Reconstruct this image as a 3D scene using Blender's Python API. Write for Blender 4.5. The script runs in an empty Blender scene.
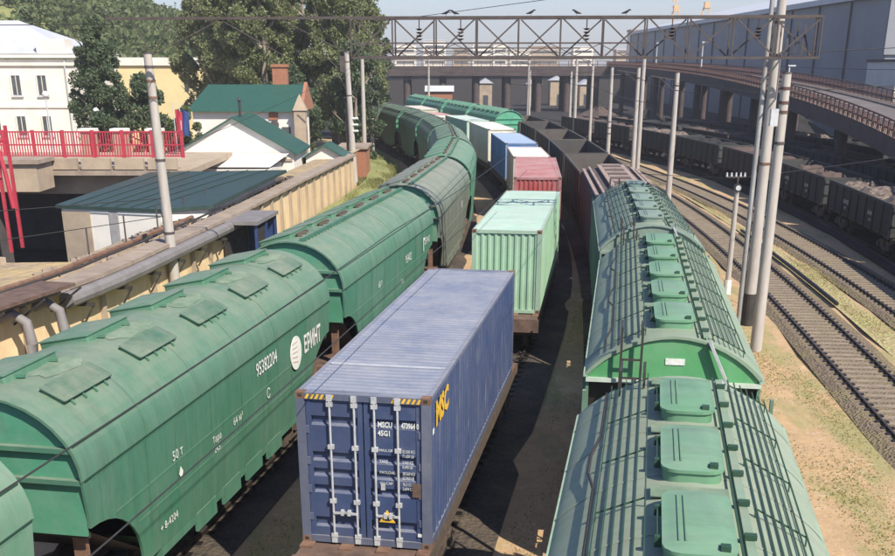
import bpy, bmesh, math, random
import numpy as np
from mathutils import Vector, Matrix
R = math.radians
random.seed(7)
rng = np.random.default_rng(11)
sc = bpy.context.scene
col = sc.collection

# ------------------------------------------------------------------ camera, sky, sun, exposure
cam = bpy.data.cameras.new("camera"); cam_o = bpy.data.objects.new("camera", cam); col.objects.link(cam_o)
cam_o.location = (0, 0, 9.6)
cam_o.rotation_euler = (R(90 - 21.69), 0, 0)
cam.sensor_width = 36; cam.lens = 36 * 1043.6 / 895
cam.shift_x = 0.0; cam.shift_y = 199.5 / 895
cam.clip_start = 0.3; cam.clip_end = 6000
sc.camera = cam_o
SUN = Vector((2.57, -3.21, 4.2)).normalized()
w = bpy.data.worlds.new("World"); sc.world = w; w.use_nodes = True
wn = w.node_tree.nodes; wl = w.node_tree.links
sky = wn.new("ShaderNodeTexSky"); sky.sky_type = 'NISHITA'; sky.sun_disc = False
sky.sun_elevation = math.asin(SUN.z); sky.sun_rotation = math.atan2(SUN.x, SUN.y)
sky.air_density = 1.0; sky.dust_density = 0.6; sky.ozone_density = 2.0; sky.altitude = 50
tint = wn.new("ShaderNodeMix"); tint.data_type = 'RGBA'; tint.blend_type = 'MULTIPLY'; tint.inputs[0].default_value = 1
wl.new(sky.outputs[0], tint.inputs[6]); tint.inputs[7].default_value = (.87, .90, 1.09, 1)
wl.new(tint.outputs[2], wn["Background"].inputs[0]); wn["Background"].inputs[1].default_value = 0.095
sl = bpy.data.lights.new("sun", 'SUN'); sl.energy = 4.9; sl.angle = R(0.53); sl.color = (1.0, 0.91, 0.77)
so = bpy.data.objects.new("sun", sl); col.objects.link(so)
so.rotation_euler = SUN.to_track_quat('Z', 'Y').to_euler()
vs = sc.view_settings
vs.view_transform = 'Standard'; vs.look = 'None'; vs.exposure = 0.65; vs.gamma = 1; vs.use_curve_mapping = False
sc.cycles.max_bounces = 6; sc.cycles.diffuse_bounces = 3; sc.cycles.transparent_max_bounces = 6

# ------------------------------------------------------------------ materials
def nodes_of(name):
    m = bpy.data.materials.new(name); m.use_nodes = True
    nt = m.node_tree
    return m, nt, nt.nodes, nt.links, nt.nodes["Principled BSDF"]
def math_node(N, L, op, a, b):
    n = N.new("ShaderNodeMath"); n.operation = op; n.use_clamp = True
    for i, v in enumerate((a, b)):
        if isinstance(v, (int, float)): n.inputs[i].default_value = v
        else: L.new(v, n.inputs[i])
    return n.outputs[0]
def mixc(N, L, f, a, b):
    n = N.new("ShaderNodeMix"); n.data_type = 'RGBA'
    if isinstance(f, (int, float)): n.inputs[0].default_value = f
    else: L.new(f, n.inputs[0])
    for i, v in ((6, a), (7, b)):
        if isinstance(v, tuple): n.inputs[i].default_value = (*v[:3], 1)
        else: L.new(v, n.inputs[i])
    return n.outputs[2]
def noise(N, L, vec, scale, detail=4, rough=.6):
    n = N.new("ShaderNodeTexNoise"); n.inputs["Scale"].default_value = scale
    n.inputs["Detail"].default_value = detail; n.inputs["Roughness"].default_value = rough
    if vec is not None: L.new(vec, n.inputs["Vector"])
    return n.outputs[0]
def ramp(N, L, v, lo, hi):
    n = N.new("ShaderNodeMapRange"); n.inputs[1].default_value = lo; n.inputs[2].default_value = hi
    L.new(v, n.inputs[0]); return n.outputs[0]
def coords(N, L, kind="Position", scale=(1, 1, 1), rot=0):
    if kind == "Position": v = N.new("ShaderNodeNewGeometry").outputs["Position"]
    else: v = N.new("ShaderNodeTexCoord").outputs["Object"]
    mp = N.new("ShaderNodeMapping"); mp.inputs["Scale"].default_value = scale; mp.inputs["Rotation"].default_value = (0, 0, rot)
    L.new(v, mp.inputs["Vector"]); return mp.outputs[0]
def bump(N, L, P, h, strength, dist):
    b = N.new("ShaderNodeBump"); b.inputs["Strength"].default_value = strength; b.inputs["Distance"].default_value = dist
    L.new(h, b.inputs["Height"]); L.new(b.outputs[0], P.inputs["Normal"])

def plain(name, c, c2=None, scale=3, rough=.75, metal=0, bmp=.15, kind="Position", stretch=(1, 1, 1), lo=.35, hi=.7):
    m, nt, N, L, P = nodes_of(name)
    c2 = c2 or tuple(x * .65 for x in c)
    v = coords(N, L, kind, stretch)
    f = noise(N, L, v, scale, 6, .65)
    L.new(mixc(N, L, ramp(N, L, f, lo, hi), c, c2), P.inputs["Base Color"])
    P.inputs["Roughness"].default_value = rough; P.inputs["Metallic"].default_value = metal
    if bmp: bump(N, L, P, noise(N, L, v, scale * 6, 4), bmp, .03)
    return m

def paint(name, dust=(.42, .40, .33), dust_amt=.55, rust=.12, rough=.55, grime=.6, topdust=.5):
    """weathered paint; the coat's colour is the object's own colour"""
    m, nt, N, L, P = nodes_of(name)
    oi = N.new("ShaderNodeObjectInfo")
    tc = N.new("ShaderNodeTexCoord").outputs["Object"]
    off = N.new("ShaderNodeVectorMath"); off.operation = 'ADD'
    rv = N.new("ShaderNodeCombineXYZ"); L.new(oi.outputs["Location"], off.inputs[1]); L.new(tc, off.inputs[0])
    v = off.outputs[0]
    base = mixc(N, L, ramp(N, L, noise(N, L, v, .7, 5), .3, .75), oi.outputs["Color"], (0, 0, 0))
    hs = N.new("ShaderNodeHueSaturation"); L.new(oi.outputs["Color"], hs.inputs["Color"])
    hs.inputs["Saturation"].default_value = .7; hs.inputs["Value"].default_value = 1.15
    base = mixc(N, L, ramp(N, L, noise(N, L, v, .6, 6, .7), .35, .75), oi.outputs["Color"], hs.outputs[0])
    # streaks that run down the sheet
    mp = N.new("ShaderNodeMapping"); mp.inputs["Scale"].default_value = (.5, 4.5, .5); L.new(v, mp.inputs[0])
    st = ramp(N, L, noise(N, L, mp.outputs[0], 1.6, 5, .7), .52, .8)
    base = mixc(N, L, math_node(N, L, 'MULTIPLY', st, dust_amt), base, dust)
    gr = ramp(N, L, noise(N, L, mp.outputs[0], .9, 8, .8), .47, .72)
    gd = N.new("ShaderNodeHueSaturation"); gd.inputs["Saturation"].default_value = .75; gd.inputs["Value"].default_value = .5; L.new(base, gd.inputs["Color"])
    base = mixc(N, L, math_node(N, L, 'MULTIPLY', gr, grime), base, gd.outputs[0])
    # dust lying on upward faces (object space)
    nz = N.new("ShaderNodeSeparateXYZ"); L.new(N.new("ShaderNodeNewGeometry").outputs["True Normal"], nz.inputs[0])
    up = ramp(N, L, nz.outputs[2], .3, .95)
    dn = ramp(N, L, noise(N, L, v, 1.1, 7, .75), .3, .72)
    base = mixc(N, L, math_node(N, L, 'MULTIPLY', math_node(N, L, 'MULTIPLY', up, dn), topdust), base, dust)
    rs = ramp(N, L, noise(N, L, v, 2.7, 8, .75), .66 - rust * .3, .78)
    base = mixc(N, L, math_node(N, L, 'MULTIPLY', rs, min(1, rust * 5)), base, (.17, .085, .05))
    L.new(base, P.inputs["Base Color"]); P.inputs["Roughness"].default_value = rough
    bump(N, L, P, noise(N, L, v, 1.2, 4), .25, .05)
    return m

M = {}
M['paint'] = paint("wagon_paint", dust=(.24, .255, .195), dust_amt=.3, rust=.035, rough=.62, topdust=.85)
M['old_paint'] = paint("dusty_wagon_paint", dust=(.30, .29, .23), dust_amt=.7, rust=.10, topdust=.75)
M['box_paint'] = paint("container_paint", dust=(.36, .35, .36), dust_amt=.3, rust=.075, rough=.55, grime=.5, topdust=.6)
M['dark_paint'] = paint("grimy_wagon_paint", dust=(.04, .037, .035), dust_amt=.5, rust=.08, rough=.85, topdust=.4)
M['scuff'] = plain('bare_scuffed_steel', (.42, .34, .36), (.30, .24, .28), 5, .8)
M['dust'] = plain("grain_dust", (.20, .255, .185), (.09, .16, .105), 2.5, .9)
M['black'] = plain("black_steel", (.025, .025, .027), (.05, .042, .035), 4, .6)
M['bogie'] = plain("bogie_steel", (.06, .048, .04), (.12, .085, .06), 5, .8)
M['rust'] = plain("rusty_steel", (.20, .115, .075), (.11, .06, .042), 4, .85)
M['deck'] = plain("wagon_deck_steel", (.15, .095, .072), (.07, .045, .036), 3, .85)
M['grid'] = plain('dark_green_bar', (.016, .055, .032), (.03, .075, .045), 3, .6)
M['galv'] = plain("galvanised_steel", (.62, .64, .66), (.45, .46, .48), 6, .45, .3)
M['white'] = plain("white_lettering", (.68, .70, .66), (.42, .50, .45), 14, .8, bmp=0, lo=.5, hi=.75)
M['cream'] = plain("lettering_cream", (.62, .64, .66), (.4, .44, .5), 8, .7, bmp=0)
M['yellow'] = plain("yellow_paint", (.75, .47, .04), (.6, .36, .05), 6, .6, bmp=0)
M['redpaint'] = plain("red_paint", (.44, .04, .065), (.34, .03, .05), 3, .5)
M['concrete'] = plain("pole_concrete", (.44, .41, .38), (.33, .30, .27), 1.5, .9, stretch=(4, 4, .6))
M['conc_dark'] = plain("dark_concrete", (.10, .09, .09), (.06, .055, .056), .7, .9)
M['asphalt'] = plain("asphalt", (.14, .125, .125), (.10, .088, .088), .5, .95)
M['girder'] = plain("bridge_girder", (.085, .062, .06), (.05, .038, .038), .8, .85)
M['truss'] = plain("truss_steel", (.085, .07, .068), (.05, .038, .036), 2, .75)
M['fence_rust'] = plain("fence_red_oxide", (.12, .062, .055), (.08, .042, .04), 2, .8)
M['plaster'] = plain("yellow_plaster", (.72, .55, .34), (.50, .37, .22), .9, .95, stretch=(1, 1, .5))
M['plaster_w'] = plain("white_plaster", (.74, .72, .66), (.62, .59, .53), .5, .95)
M['plaster_y'] = plain("pale_yellow_plaster", (.68, .58, .32), (.60, .50, .28), .4, .95)
M['tanwall'] = plain("tan_concrete", (.42, .34, .25), (.30, .24, .18), .8, .95)
M['brickm'] = plain("brick_red", (.36, .16, .09), (.25, .11, .07), 5, .95)
M['roofdark'] = plain("dark_green_sheet_roof", (.018, .042, .037), (.03, .06, .052), .8, .5, stretch=(3, 3, 1), bmp=.05)
M['roofgreen'] = plain("green_sheet_roof", (.02, .075, .055), (.03, .09, .07), .8, .45, stretch=(3, 3, 1), bmp=.05)
M['roofgrey'] = plain("grey_sheet_roof", (.52, .54, .58), (.42, .44, .48), .3, .5)
M['cladding'] = plain("grey_cladding", (.24, .25, .28), (.19, .20, .23), .15, .6)
M['slabs'] = plain("coping_stone", (.33, .27, .215), (.22, .175, .145), 1.2, .95)
M['pipe'] = plain("pipe_wrap", (.21, .20, .205), (.15, .14, .14), 1.5, .7)
M['pipe_l'] = plain("grey_pipe", (.36, .36, .36), (.26, .25, .25), 2, .6)
M['blue'] = plain("blue_steel", (.03, .06, .2), (.02, .04, .12), 3, .5)
M['glassd'] = plain("dark_glass", (.055, .065, .075), (.1, .11, .12), 2, .15, bmp=0)
M['bark'] = plain("bark", (.16, .13, .10), (.09, .07, .055), 4, .95)
M['bark_l'] = plain("pale_bark", (.30, .26, .21), (.18, .15, .12), 3, .95)
M['coal'] = plain("coal", (.010, .010, .011), (.022, .020, .02), 2.5, .9, bmp=.8)
M['ore'] = plain("brown_load", (.11, .075, .062), (.06, .042, .037), 1.6, .95, bmp=.6)
M['scrap'] = plain("mixed_scrap", (.22, .17, .14), (.06, .048, .042), 3.5, .9, bmp=.8, lo=.4, hi=.6)
M['rail'] = plain("rail_steel", (.03, .022, .02), (.018, .014, .013), 6, .5, .4)
M['railtop'] = plain("rail_head", (.07, .06, .055), (.045, .036, .032), 6, .5, .3)
M['sleeper'] = plain("sleeper_concrete", (.27, .22, .165), (.16, .13, .095), 2.0, .95)
M['shade_sleeper'] = plain("shade_dark_sleeper", (.05, .042, .035), (.025, .022, .02), 3, .95)  # darker copy of the sleeper colour, shade under the trains painted in
M['logo_pink'] = plain('faded_logo_red', (.62, .42, .38), (.55, .5, .45), 8, .8, bmp=0)
M['wire'] = plain("catenary_wire", (.03, .028, .027), None, 5, .6, bmp=0)
M['porcelain'] = plain("insulator_porcelain", (.1, .05, .04), None, 5, .25, bmp=0)
M['crane'] = plain("crane_yellow", (.60, .40, .20), (.5, .34, .18), .5, .7, bmp=0)
M['bird'] = plain("bird_feathers", (.02, .02, .024), None, 9, .8, bmp=0)
M['lampglass'] = plain("opal_glass", (.75, .76, .74), (.7, .7, .68), 2, .3, bmp=0)

def leaf_mat(name, a, b, c):
    m, nt, N, L, P = nodes_of(name)
    v = coords(N, L)
    x = mixc(N, L, ramp(N, L, noise(N, L, v, .35, 3), .35, .65), a, b)
    x = mixc(N, L, ramp(N, L, noise(N, L, v, 2.2, 2), .5, .75), x, c)
    L.new(x, P.inputs["Base Color"]); P.inputs["Roughness"].default_value = .6
    tr = N.new("ShaderNodeBsdfTranslucent"); L.new(x, tr.inputs[0])
    mx = N.new("ShaderNodeMixShader"); mx.inputs[0].default_value = .5
    L.new(P.outputs[0], mx.inputs[1]); L.new(tr.outputs[0], mx.inputs[2])
    L.new(mx.outputs[0], N["Material Output"].inputs[0])
    return m
M['leaf'] = leaf_mat("poplar_leaves", (.19, .225, .09), (.25, .285, .13), (.34, .36, .22))
M['leaf_d'] = leaf_mat("dark_leaves", (.09, .135, .07), (.13, .18, .095), (.19, .23, .13))
M['leaf_h'] = leaf_mat("hillside_leaves", (.12, .165, .06), (.165, .205, .08), (.22, .25, .11))
M['bank'] = leaf_mat('bank_grass_blades', (.22, .24, .085), (.29, .29, .11), (.40, .35, .17))
M['grass'] = leaf_mat("grass_blades", (.36, .36, .14), (.44, .39, .18), (.52, .42, .22))

def ground_mat():
    m, nt, N, L, P = nodes_of("dry_ground")
    v = coords(N, L, "Position", (1, .28, 1), R(8))
    v2 = coords(N, L)
    c = mixc(N, L, ramp(N, L, noise(N, L, v2, 1.3, 7, .7), .3, .7), (.50, .34, .19), (.37, .25, .145))
    g = ramp(N, L, noise(N, L, v, .55, 6, .7), .49, .6)
    c = mixc(N, L, math_node(N, L, 'MULTIPLY', g, .85), c, (.27, .255, .105))
    g2 = ramp(N, L, noise(N, L, v2, 4.5, 5, .7), .55, .7)
    c = mixc(N, L, math_node(N, L, 'MULTIPLY', g2, .45), c, (.22, .16, .10))
    sp = N.new("ShaderNodeTexVoronoi"); sp.inputs["Scale"].default_value = 9; L.new(v2, sp.inputs[0])
    c = mixc(N, L, math_node(N, L, 'MULTIPLY', ramp(N, L, sp.outputs["Color"], .75, .9), .35), c, (.5, .44, .36))
    L.new(c, P.inputs["Base Color"]); P.inputs["Roughness"].default_value = .95
    bump(N, L, P, noise(N, L, v2, 7, 6, .75), .5, .08)
    return m
M['ground'] = ground_mat()
def stones(name, a, b, c, scale):
    m, nt, N, L, P = nodes_of(name)
    v = coords(N, L)
    vo = N.new("ShaderNodeTexVoronoi"); vo.inputs["Scale"].default_value = scale; L.new(v, vo.inputs[0])
    x = mixc(N, L, vo.outputs["Color"], a, b)
    x = mixc(N, L, ramp(N, L, noise(N, L, v, .5, 5, .7), .42, .68), x, c)
    L.new(x, P.inputs["Base Color"]); P.inputs["Roughness"].default_value = .95
    bump(N, L, P, vo.outputs["Distance"], 1.0, .06)
    return m
M['ballast'] = stones("ballast_stone", (.22, .165, .12), (.09, .068, .05), (.20, .165, .085), 11)
M['coalground'] = stones("coal_dusted_ground", (.012, .012, .014), (.028, .025, .026), (.010, .010, .012), 4)
M['verge'] = stones("grass_verge", (.22, .245, .085), (.15, .19, .055), (.28, .26, .12), 5)
M['strip'] = stones("dry_grass_strip", (.40, .36, .17), (.29, .285, .12), (.36, .27, .17), 7)
M['darkground'] = stones("shade_dark_ballast", (.075, .06, .047), (.035, .029, .025), (.11, .085, .058), 9)  # dark tone paints the shade under and between the trains into the bed
M['path'] = stones("worn_path", (.36, .29, .20), (.22, .175, .125), (.42, .31, .15), 3)

# ------------------------------------------------------------------ mesh builder
class MB:
    def __init__(s): s.v = []; s.f = []; s.mi = []; s.m = 0
    def quad(s, *p):
        n = len(s.v); s.v += [tuple(q) for q in p]; s.f.append(tuple(range(n, n + len(p)))); s.mi.append(s.m)
    def box(s, x0, x1, y0, y1, z0, z1, mat=None):
        n = len(s.v)
        p = [(x0, y0, z0), (x1, y0, z0), (x1, y1, z0), (x0, y1, z0), (x0, y0, z1), (x1, y0, z1), (x1, y1, z1), (x0, y1, z1)]
        if mat is not None: p = [tuple(mat @ Vector(q)) for q in p]
        s.v += p
        for f in ((0, 3, 2, 1), (4, 5, 6, 7), (0, 1, 5, 4), (1, 2, 6, 5), (2, 3, 7, 6), (3, 0, 4, 7)):
            s.f.append(tuple(n + i for i in f)); s.mi.append(s.m)
        return s
    def bar(s, a, b, wd, ht=None):
        """box beam from a to b"""
        a, b = Vector(a), Vector(b); d = b - a; l = d.length; ht = ht or wd
        if l < 1e-6: return s
        q = d.to_track_quat('Y', 'Z').to_matrix().to_4x4(); q.translation = a
        return s.box(-wd / 2, wd / 2, 0, l, -ht / 2, ht / 2, q)
    def tube(s, pts, r, n=8, caps=True):
        pts = [Vector(p) for p in pts]; base = len(s.v); k = len(pts)
        rr = r if isinstance(r, (list, tuple)) else [r] * k
        for i, p in enumerate(pts):
            d = (pts[min(i + 1, k - 1)] - pts[max(i - 1, 0)]).normalized()
            q = d.to_track_quat('Z', 'Y').to_matrix()
            for j in range(n):
                a = 2 * math.pi * j / n
                s.v.append(tuple(p + q @ Vector((math.cos(a) * rr[i], math.sin(a) * rr[i], 0))))
        for i in range(k - 1):
            for j in range(n):
                s.f.append((base + i * n + j, base + i * n + (j + 1) % n, base + (i + 1) * n + (j + 1) % n, base + (i + 1) * n + j)); s.mi.append(s.m)
        if caps:
            s.f.append(tuple(base + j for j in range(n))[::-1]); s.mi.append(s.m)
            s.f.append(tuple(base + (k - 1) * n + j for j in range(n))); s.mi.append(s.m)
        return s
    def prism(s, outline, axis, a, b):
        """extrude a 2-D outline along an axis between a and b"""
        def P(u, v, t): return {'x': (t, u, v), 'y': (u, t, v), 'z': (u, v, t)}[axis]
        n = len(s.v); k = len(outline)
        s.v += [P(u, v, a) for u, v in outline] + [P(u, v, b) for u, v in outline]
        s.f.append(tuple(range(n, n + k))); s.mi.append(s.m)
        s.f.append(tuple(range(n + k, n + 2 * k))[::-1]); s.mi.append(s.m)
        for i in range(k):
            j = (i + 1) % k; s.f.append((n + i, n + k + i, n + k + j, n + j)); s.mi.append(s.m)
        return s
    def sheet(s, rows):
        """grid of points"""
        n = len(s.v); h = len(rows); k = len(rows[0])
        for r in rows: s.v += [tuple(p) for p in r]
        for i in range(h - 1):
            for j in range(k - 1):
                s.f.append((n + i * k + j, n + i * k + j + 1, n + (i + 1) * k + j + 1, n + (i + 1) * k + j)); s.mi.append(s.m)
        return s
    def mesh(s, name, mats, smooth=False):
        me = bpy.data.meshes.new(name); me.from_pydata(s.v, [], s.f)
        for m in (mats if isinstance(mats, (list, tuple)) else [mats]): me.materials.append(m)
        if len(me.materials) > 1: me.polygons.foreach_set("material_index", s.mi)
        bm = bmesh.new(); bm.from_mesh(me); bmesh.ops.recalc_face_normals(bm, faces=bm.faces); bm.to_mesh(me); bm.free()
        if smooth:
            me.polygons.foreach_set("use_smooth", [True] * len(me.polygons))
            me.set_sharp_from_angle(angle=R(35))
        return me
    def build(s, name, mats, parent=None, smooth=False, color=None):
        return link(name, s.mesh(name, mats, smooth), parent, color)
def link(name, me, parent=None, color=None):
    o = bpy.data.objects.new(name, me); col.objects.link(o)
    if parent: o.parent = parent
    if color: o.color = (*color, 1)
    return o
def tag(o, label=None, cat=None, group=None, kind=None):
    if label: o['label'] = label
    if cat: o['category'] = cat
    if group: o['group'] = group
    if kind: o['kind'] = kind
    return o
def thing(name, label, cat, loc=(0, 0, 0), rz=0, group=None):
    o = bpy.data.objects.new(name, None); o.empty_display_size = .3; col.objects.link(o)
    o.location = loc; o.rotation_euler = (0, 0, rz)
    return tag(o, label, cat, group)
def copy_tree(o, parent=None):
    c = o.copy(); col.objects.link(c)
    if parent: c.parent = parent
    for ch in o.children: copy_tree(ch, c)
    return c
def recolor(o, c, only=None):
    for ch in o.children_recursive:
        if ch.type == 'MESH' and ch.get('coat'): ch.color = (*[min(1, x * random.uniform(.96, 1.04)) for x in c], 1)
def coat(o, c): o.color = (*c, 1); o['coat'] = 1; return o
FONT_CACHE = {}
def text(body, size, mat, parent, loc, rot, name="lettering", align='CENTER', width=1.0, bold=0.0):
    cu = bpy.data.curves.new("t", 'FONT'); cu.body = body; cu.size = size; cu.align_x = align; cu.align_y = 'CENTER'; cu.offset = bold
    cu.resolution_u = 2
    t = bpy.data.objects.new("t", cu); col.objects.link(t)
    dg = bpy.context.evaluated_depsgraph_get()
    me = bpy.data.meshes.new_from_object(t.evaluated_get(dg)); me.name = name
    bpy.data.objects.remove(t)
    for v in me.vertices: v.co.x *= width
    me.materials.clear(); me.materials.append(mat)
    o = link(name, me, parent); o.location = loc; o.rotation_euler = rot
    return o

# ------------------------------------------------------------------ tracks as curves x(y)
class Path:
    def __init__(s, pts=None, fn=None, y0=-6, y1=330):
        ys = np.arange(y0, y1, .5)
        if pts is not None:
            p = np.array(pts); xs = s.spline(p[:, 1], p[:, 0], ys)
        else: xs = fn(ys)
        s.p = np.stack([xs, ys], 1)
        s.l = np.concatenate([[0], np.cumsum(np.hypot(*np.diff(s.p, axis=0).T))])
    @staticmethod
    def spline(x, y, q):
        n = len(x); h = np.diff(x); A = np.zeros((n, n)); b = np.zeros(n); A[0, 0] = A[-1, -1] = 1
        for i in range(1, n - 1):
            A[i, i - 1] = h[i - 1]; A[i, i] = 2 * (h[i - 1] + h[i]); A[i, i + 1] = h[i]
            b[i] = 3 * ((y[i + 1] - y[i]) / h[i] - (y[i] - y[i - 1]) / h[i - 1])
        c = np.linalg.solve(A, b); B = (y[1:] - y[:-1]) / h - h * (2 * c[:-1] + c[1:]) / 3; D = np.diff(c) / (3 * h)
        k = np.clip(np.searchsorted(x, q) - 1, 0, n - 2); d = q - x[k]
        out = y[k] + B[k] * d + c[k] * d * d + D[k] * d ** 3
        end = B[-1] + 2 * c[-2] * h[-1] + 3 * D[-1] * h[-1] ** 2
        return np.where(q > x[-1], y[-1] + end * (q - x[-1]), np.where(q < x[0], y[0] + B[0] * (q - x[0]), out))
    def at(s, l): return Vector((np.interp(l, s.l, s.p[:, 0]), np.interp(l, s.l, s.p[:, 1])))
    def l_of_y(s, y): return float(np.interp(y, s.p[:, 1], s.l))
    def x_of_y(s, y): return float(np.interp(y, s.p[:, 1], s.p[:, 0]))
    def place(s, o, l, base=9.0, z=0):
        a, b = s.at(l - base / 2), s.at(l + base / 2); m = (a + b) / 2; d = b - a
        o.location = (m.x, m.y, z); o.rotation_euler = (0, 0, -math.atan2(d.x, d.y)); return o
    def rows(s, offs, zs, y0, y1, step=2.0):
        ls = np.arange(s.l_of_y(y0), s.l_of_y(y1), step); out = []
        for l in ls:
            a, b = s.at(l - .5), s.at(l + .5); d = (b - a).normalized(); n = Vector((d.y, -d.x)); c = (a + b) / 2
            out.append([(c.x + n.x * o, c.y + n.y * o, z) for o, z in zip(offs, zs)])
        return out
def mid_fn(off):
    def f(ys):
        y = np.arange(-10, 360, .25); h = np.where(y < 36.5, 10.33, 10.33 - .26 * (y - 36.5)); h = np.maximum(h, -11.5)
        x = np.concatenate([[0], np.cumsum(np.tan(np.radians(h[:-1])) * .25)])
        x = x - np.interp(18.24, y, x) - 1.36
        hh = np.radians(h); px = x + off * np.cos(hh); py = y - off * np.sin(hh)
        return np.interp(ys, py, px)
    return f
T_mid = Path(fn=mid_fn(0)); T_left = Path(fn=mid_fn(-5.27)); T_far = Path(fn=mid_fn(4.7))
T_right = Path([(1.0, 1), (2.7, 10.28), (3.62, 15.26), (4.92, 23.1), (5.95, 29.6), (7.2, 39.4), (8.05, 47.3), (9.3, 66.9), (9.8, 90), (9.75, 103), (9.4, 113), (8.2, 130), (5.2, 155), (-3, 200)])
T_A = Path([(11.0, 5), (12.5, 20), (13.3, 27.9), (14.95, 44.4), (15.7, 54), (16.55, 70), (16.75, 82), (16.4, 97), (15.3, 115), (12.6, 140), (5.5, 185)])
T_B = Path([(14.5, 5), (17.0, 20), (18.3, 32), (19.35, 43), (20.0, 52), (20.5, 64), (20.6, 74), (20.3, 86), (19.4, 100), (17.4, 120), (13.4, 148), (6, 190)])
T_C = Path([(17.5, 8), (20.4, 25), (22.6, 40), (24.2, 54), (25.3, 67), (25.8, 80), (25.5, 94), (24.3, 108), (21.6, 126), (17, 150), (8, 195)])
T_D = Path([(23.5, 8), (27.5, 30), (30.3, 52), (31.6, 72), (31.7, 90), (30.2, 108), (27.3, 127), (22, 152), (12, 200)])
T_E = Path([(30, 8), (34, 30), (36.8, 52), (38.2, 72), (38.0, 92), (36.4, 110), (33.3, 130), (28, 155), (17, 204)])

# ------------------------------------------------------------------ ground and tracks
def struct(name, mb, mat, smooth=False): return tag(mb.build(name, mat, None, smooth), kind='structure')
g = MB(); xs = [-900, -300, -120, -60] + list(range(-40, 60, 4)) + [100, 300, 900]; ys = [-40, -20] + list(range(-8, 160, 4)) + [200, 300, 600, 2500]
g.sheet([[(x, y, -.22 + (.05 * math.sin(x * .9 + y * .37) + .04 * math.sin(y * .8 - x * .5) if -40 < x < 60 and 0 < y < 158 else 0)) for x in xs] for y in ys])
keep = []
for f_ in g.f:
    cx_ = sum(g.v[i][0] for i in f_) / 4; cy_ = sum(g.v[i][1] for i in f_) / 4
    if not (-40 < cx_ < -16 and 40 < cy_ < 80): keep.append(f_)
g.f = keep; g.mi = [0] * len(keep)
struct('ground', g, M['ground'], True)
cy = MB(); cy.sheet([[(T_C.x_of_y(y) - 1.9 if t == 0 else T_C.x_of_y(y) + t, y, -.1 + (.06 * math.sin(t * 2 + y * .6) if t else 0)) for t in [0] + list(range(4, 64, 4)) + [140]] for y in range(10, 330, 5)])
struct('coal_yard_ground', cy, M['coalground'], True)
fy = MB(); fy.sheet([[(x, y, -.12) for x in range(-60, 40, 10)] for y in range(152, 560, 12)])
struct('far_yard_ground', fy, M['coalground'])
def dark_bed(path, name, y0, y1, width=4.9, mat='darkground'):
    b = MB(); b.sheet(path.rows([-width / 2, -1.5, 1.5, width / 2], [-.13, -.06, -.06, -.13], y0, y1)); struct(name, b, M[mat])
def rail_profile(path, off, y0, y1):
    b = MB()
    b.sheet(path.rows([off - .035, off - .035], [-.16, 0], y0, y1)); b.sheet(path.rows([off + .035, off + .035], [0, -.16], y0, y1))
    b.m = 1; b.sheet(path.rows([off - .035, off + .035], [0, 0], y0, y1)); b.m = 0
    b.sheet(path.rows([off - .09, off + .09], [-.145, -.145], y0, y1))
    return b
def railway(path, y0, y1, sl0, sl1, bed='ballast', width=3.9, name='railway_track', sl_mat='sleeper'):
    bed_o = MB()
    bed_o.sheet(path.rows([-width / 2, -1.15, 0, 1.15, width / 2], [-.19, -.09, -.115, -.09, -.19], y0, y1))
    tr = tag(bed_o.build(name, M[bed]), kind='structure')
    for off in (-.795, .795):
        rail_profile(path, off, y0, y1).build('rail', [M['rail'], M['railtop']], tr)
    sm = MB(); sm.prism([(-1.08, -.2), (-1.08, -.10), (-.95, -.075), (-.5, -.095), (.5, -.095), (.95, -.075), (1.08, -.10), (1.08, -.2)], 'y', -.13, .13)
    sm.m = 1
    for xx in (-.795, .795): sm.box(xx - .19, xx + .19, -.075, .075, -.09, -.045)
    me = sm.mesh('sleeper', [M[sl_mat], M['rail']])
    l = path.l_of_y(sl0); n = 0
    while l < path.l_of_y(sl1) and n < 300:
        o = link('sleeper', me, tr); path.place(o, l, 1.0); o.rotation_euler.z += random.uniform(-.015, .015); l += .55; n += 1
    return tr
railway(T_A, 8, 150, 16, 108, width=3.0)
railway(T_B, 14, 150, 24, 110, width=2.9)
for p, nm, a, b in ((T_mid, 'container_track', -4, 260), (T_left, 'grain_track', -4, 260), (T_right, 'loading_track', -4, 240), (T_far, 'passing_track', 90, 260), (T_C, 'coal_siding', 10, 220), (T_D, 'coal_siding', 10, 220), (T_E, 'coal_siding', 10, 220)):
    railway(p, a, b, max(a, 6), min(b, 60) if p not in (T_far,) else 91, 'darkground', (3.9 if p is not T_left else 3.4) if p in (T_mid, T_left, T_right) else 3.6, nm, 'shade_sleeper')

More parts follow.
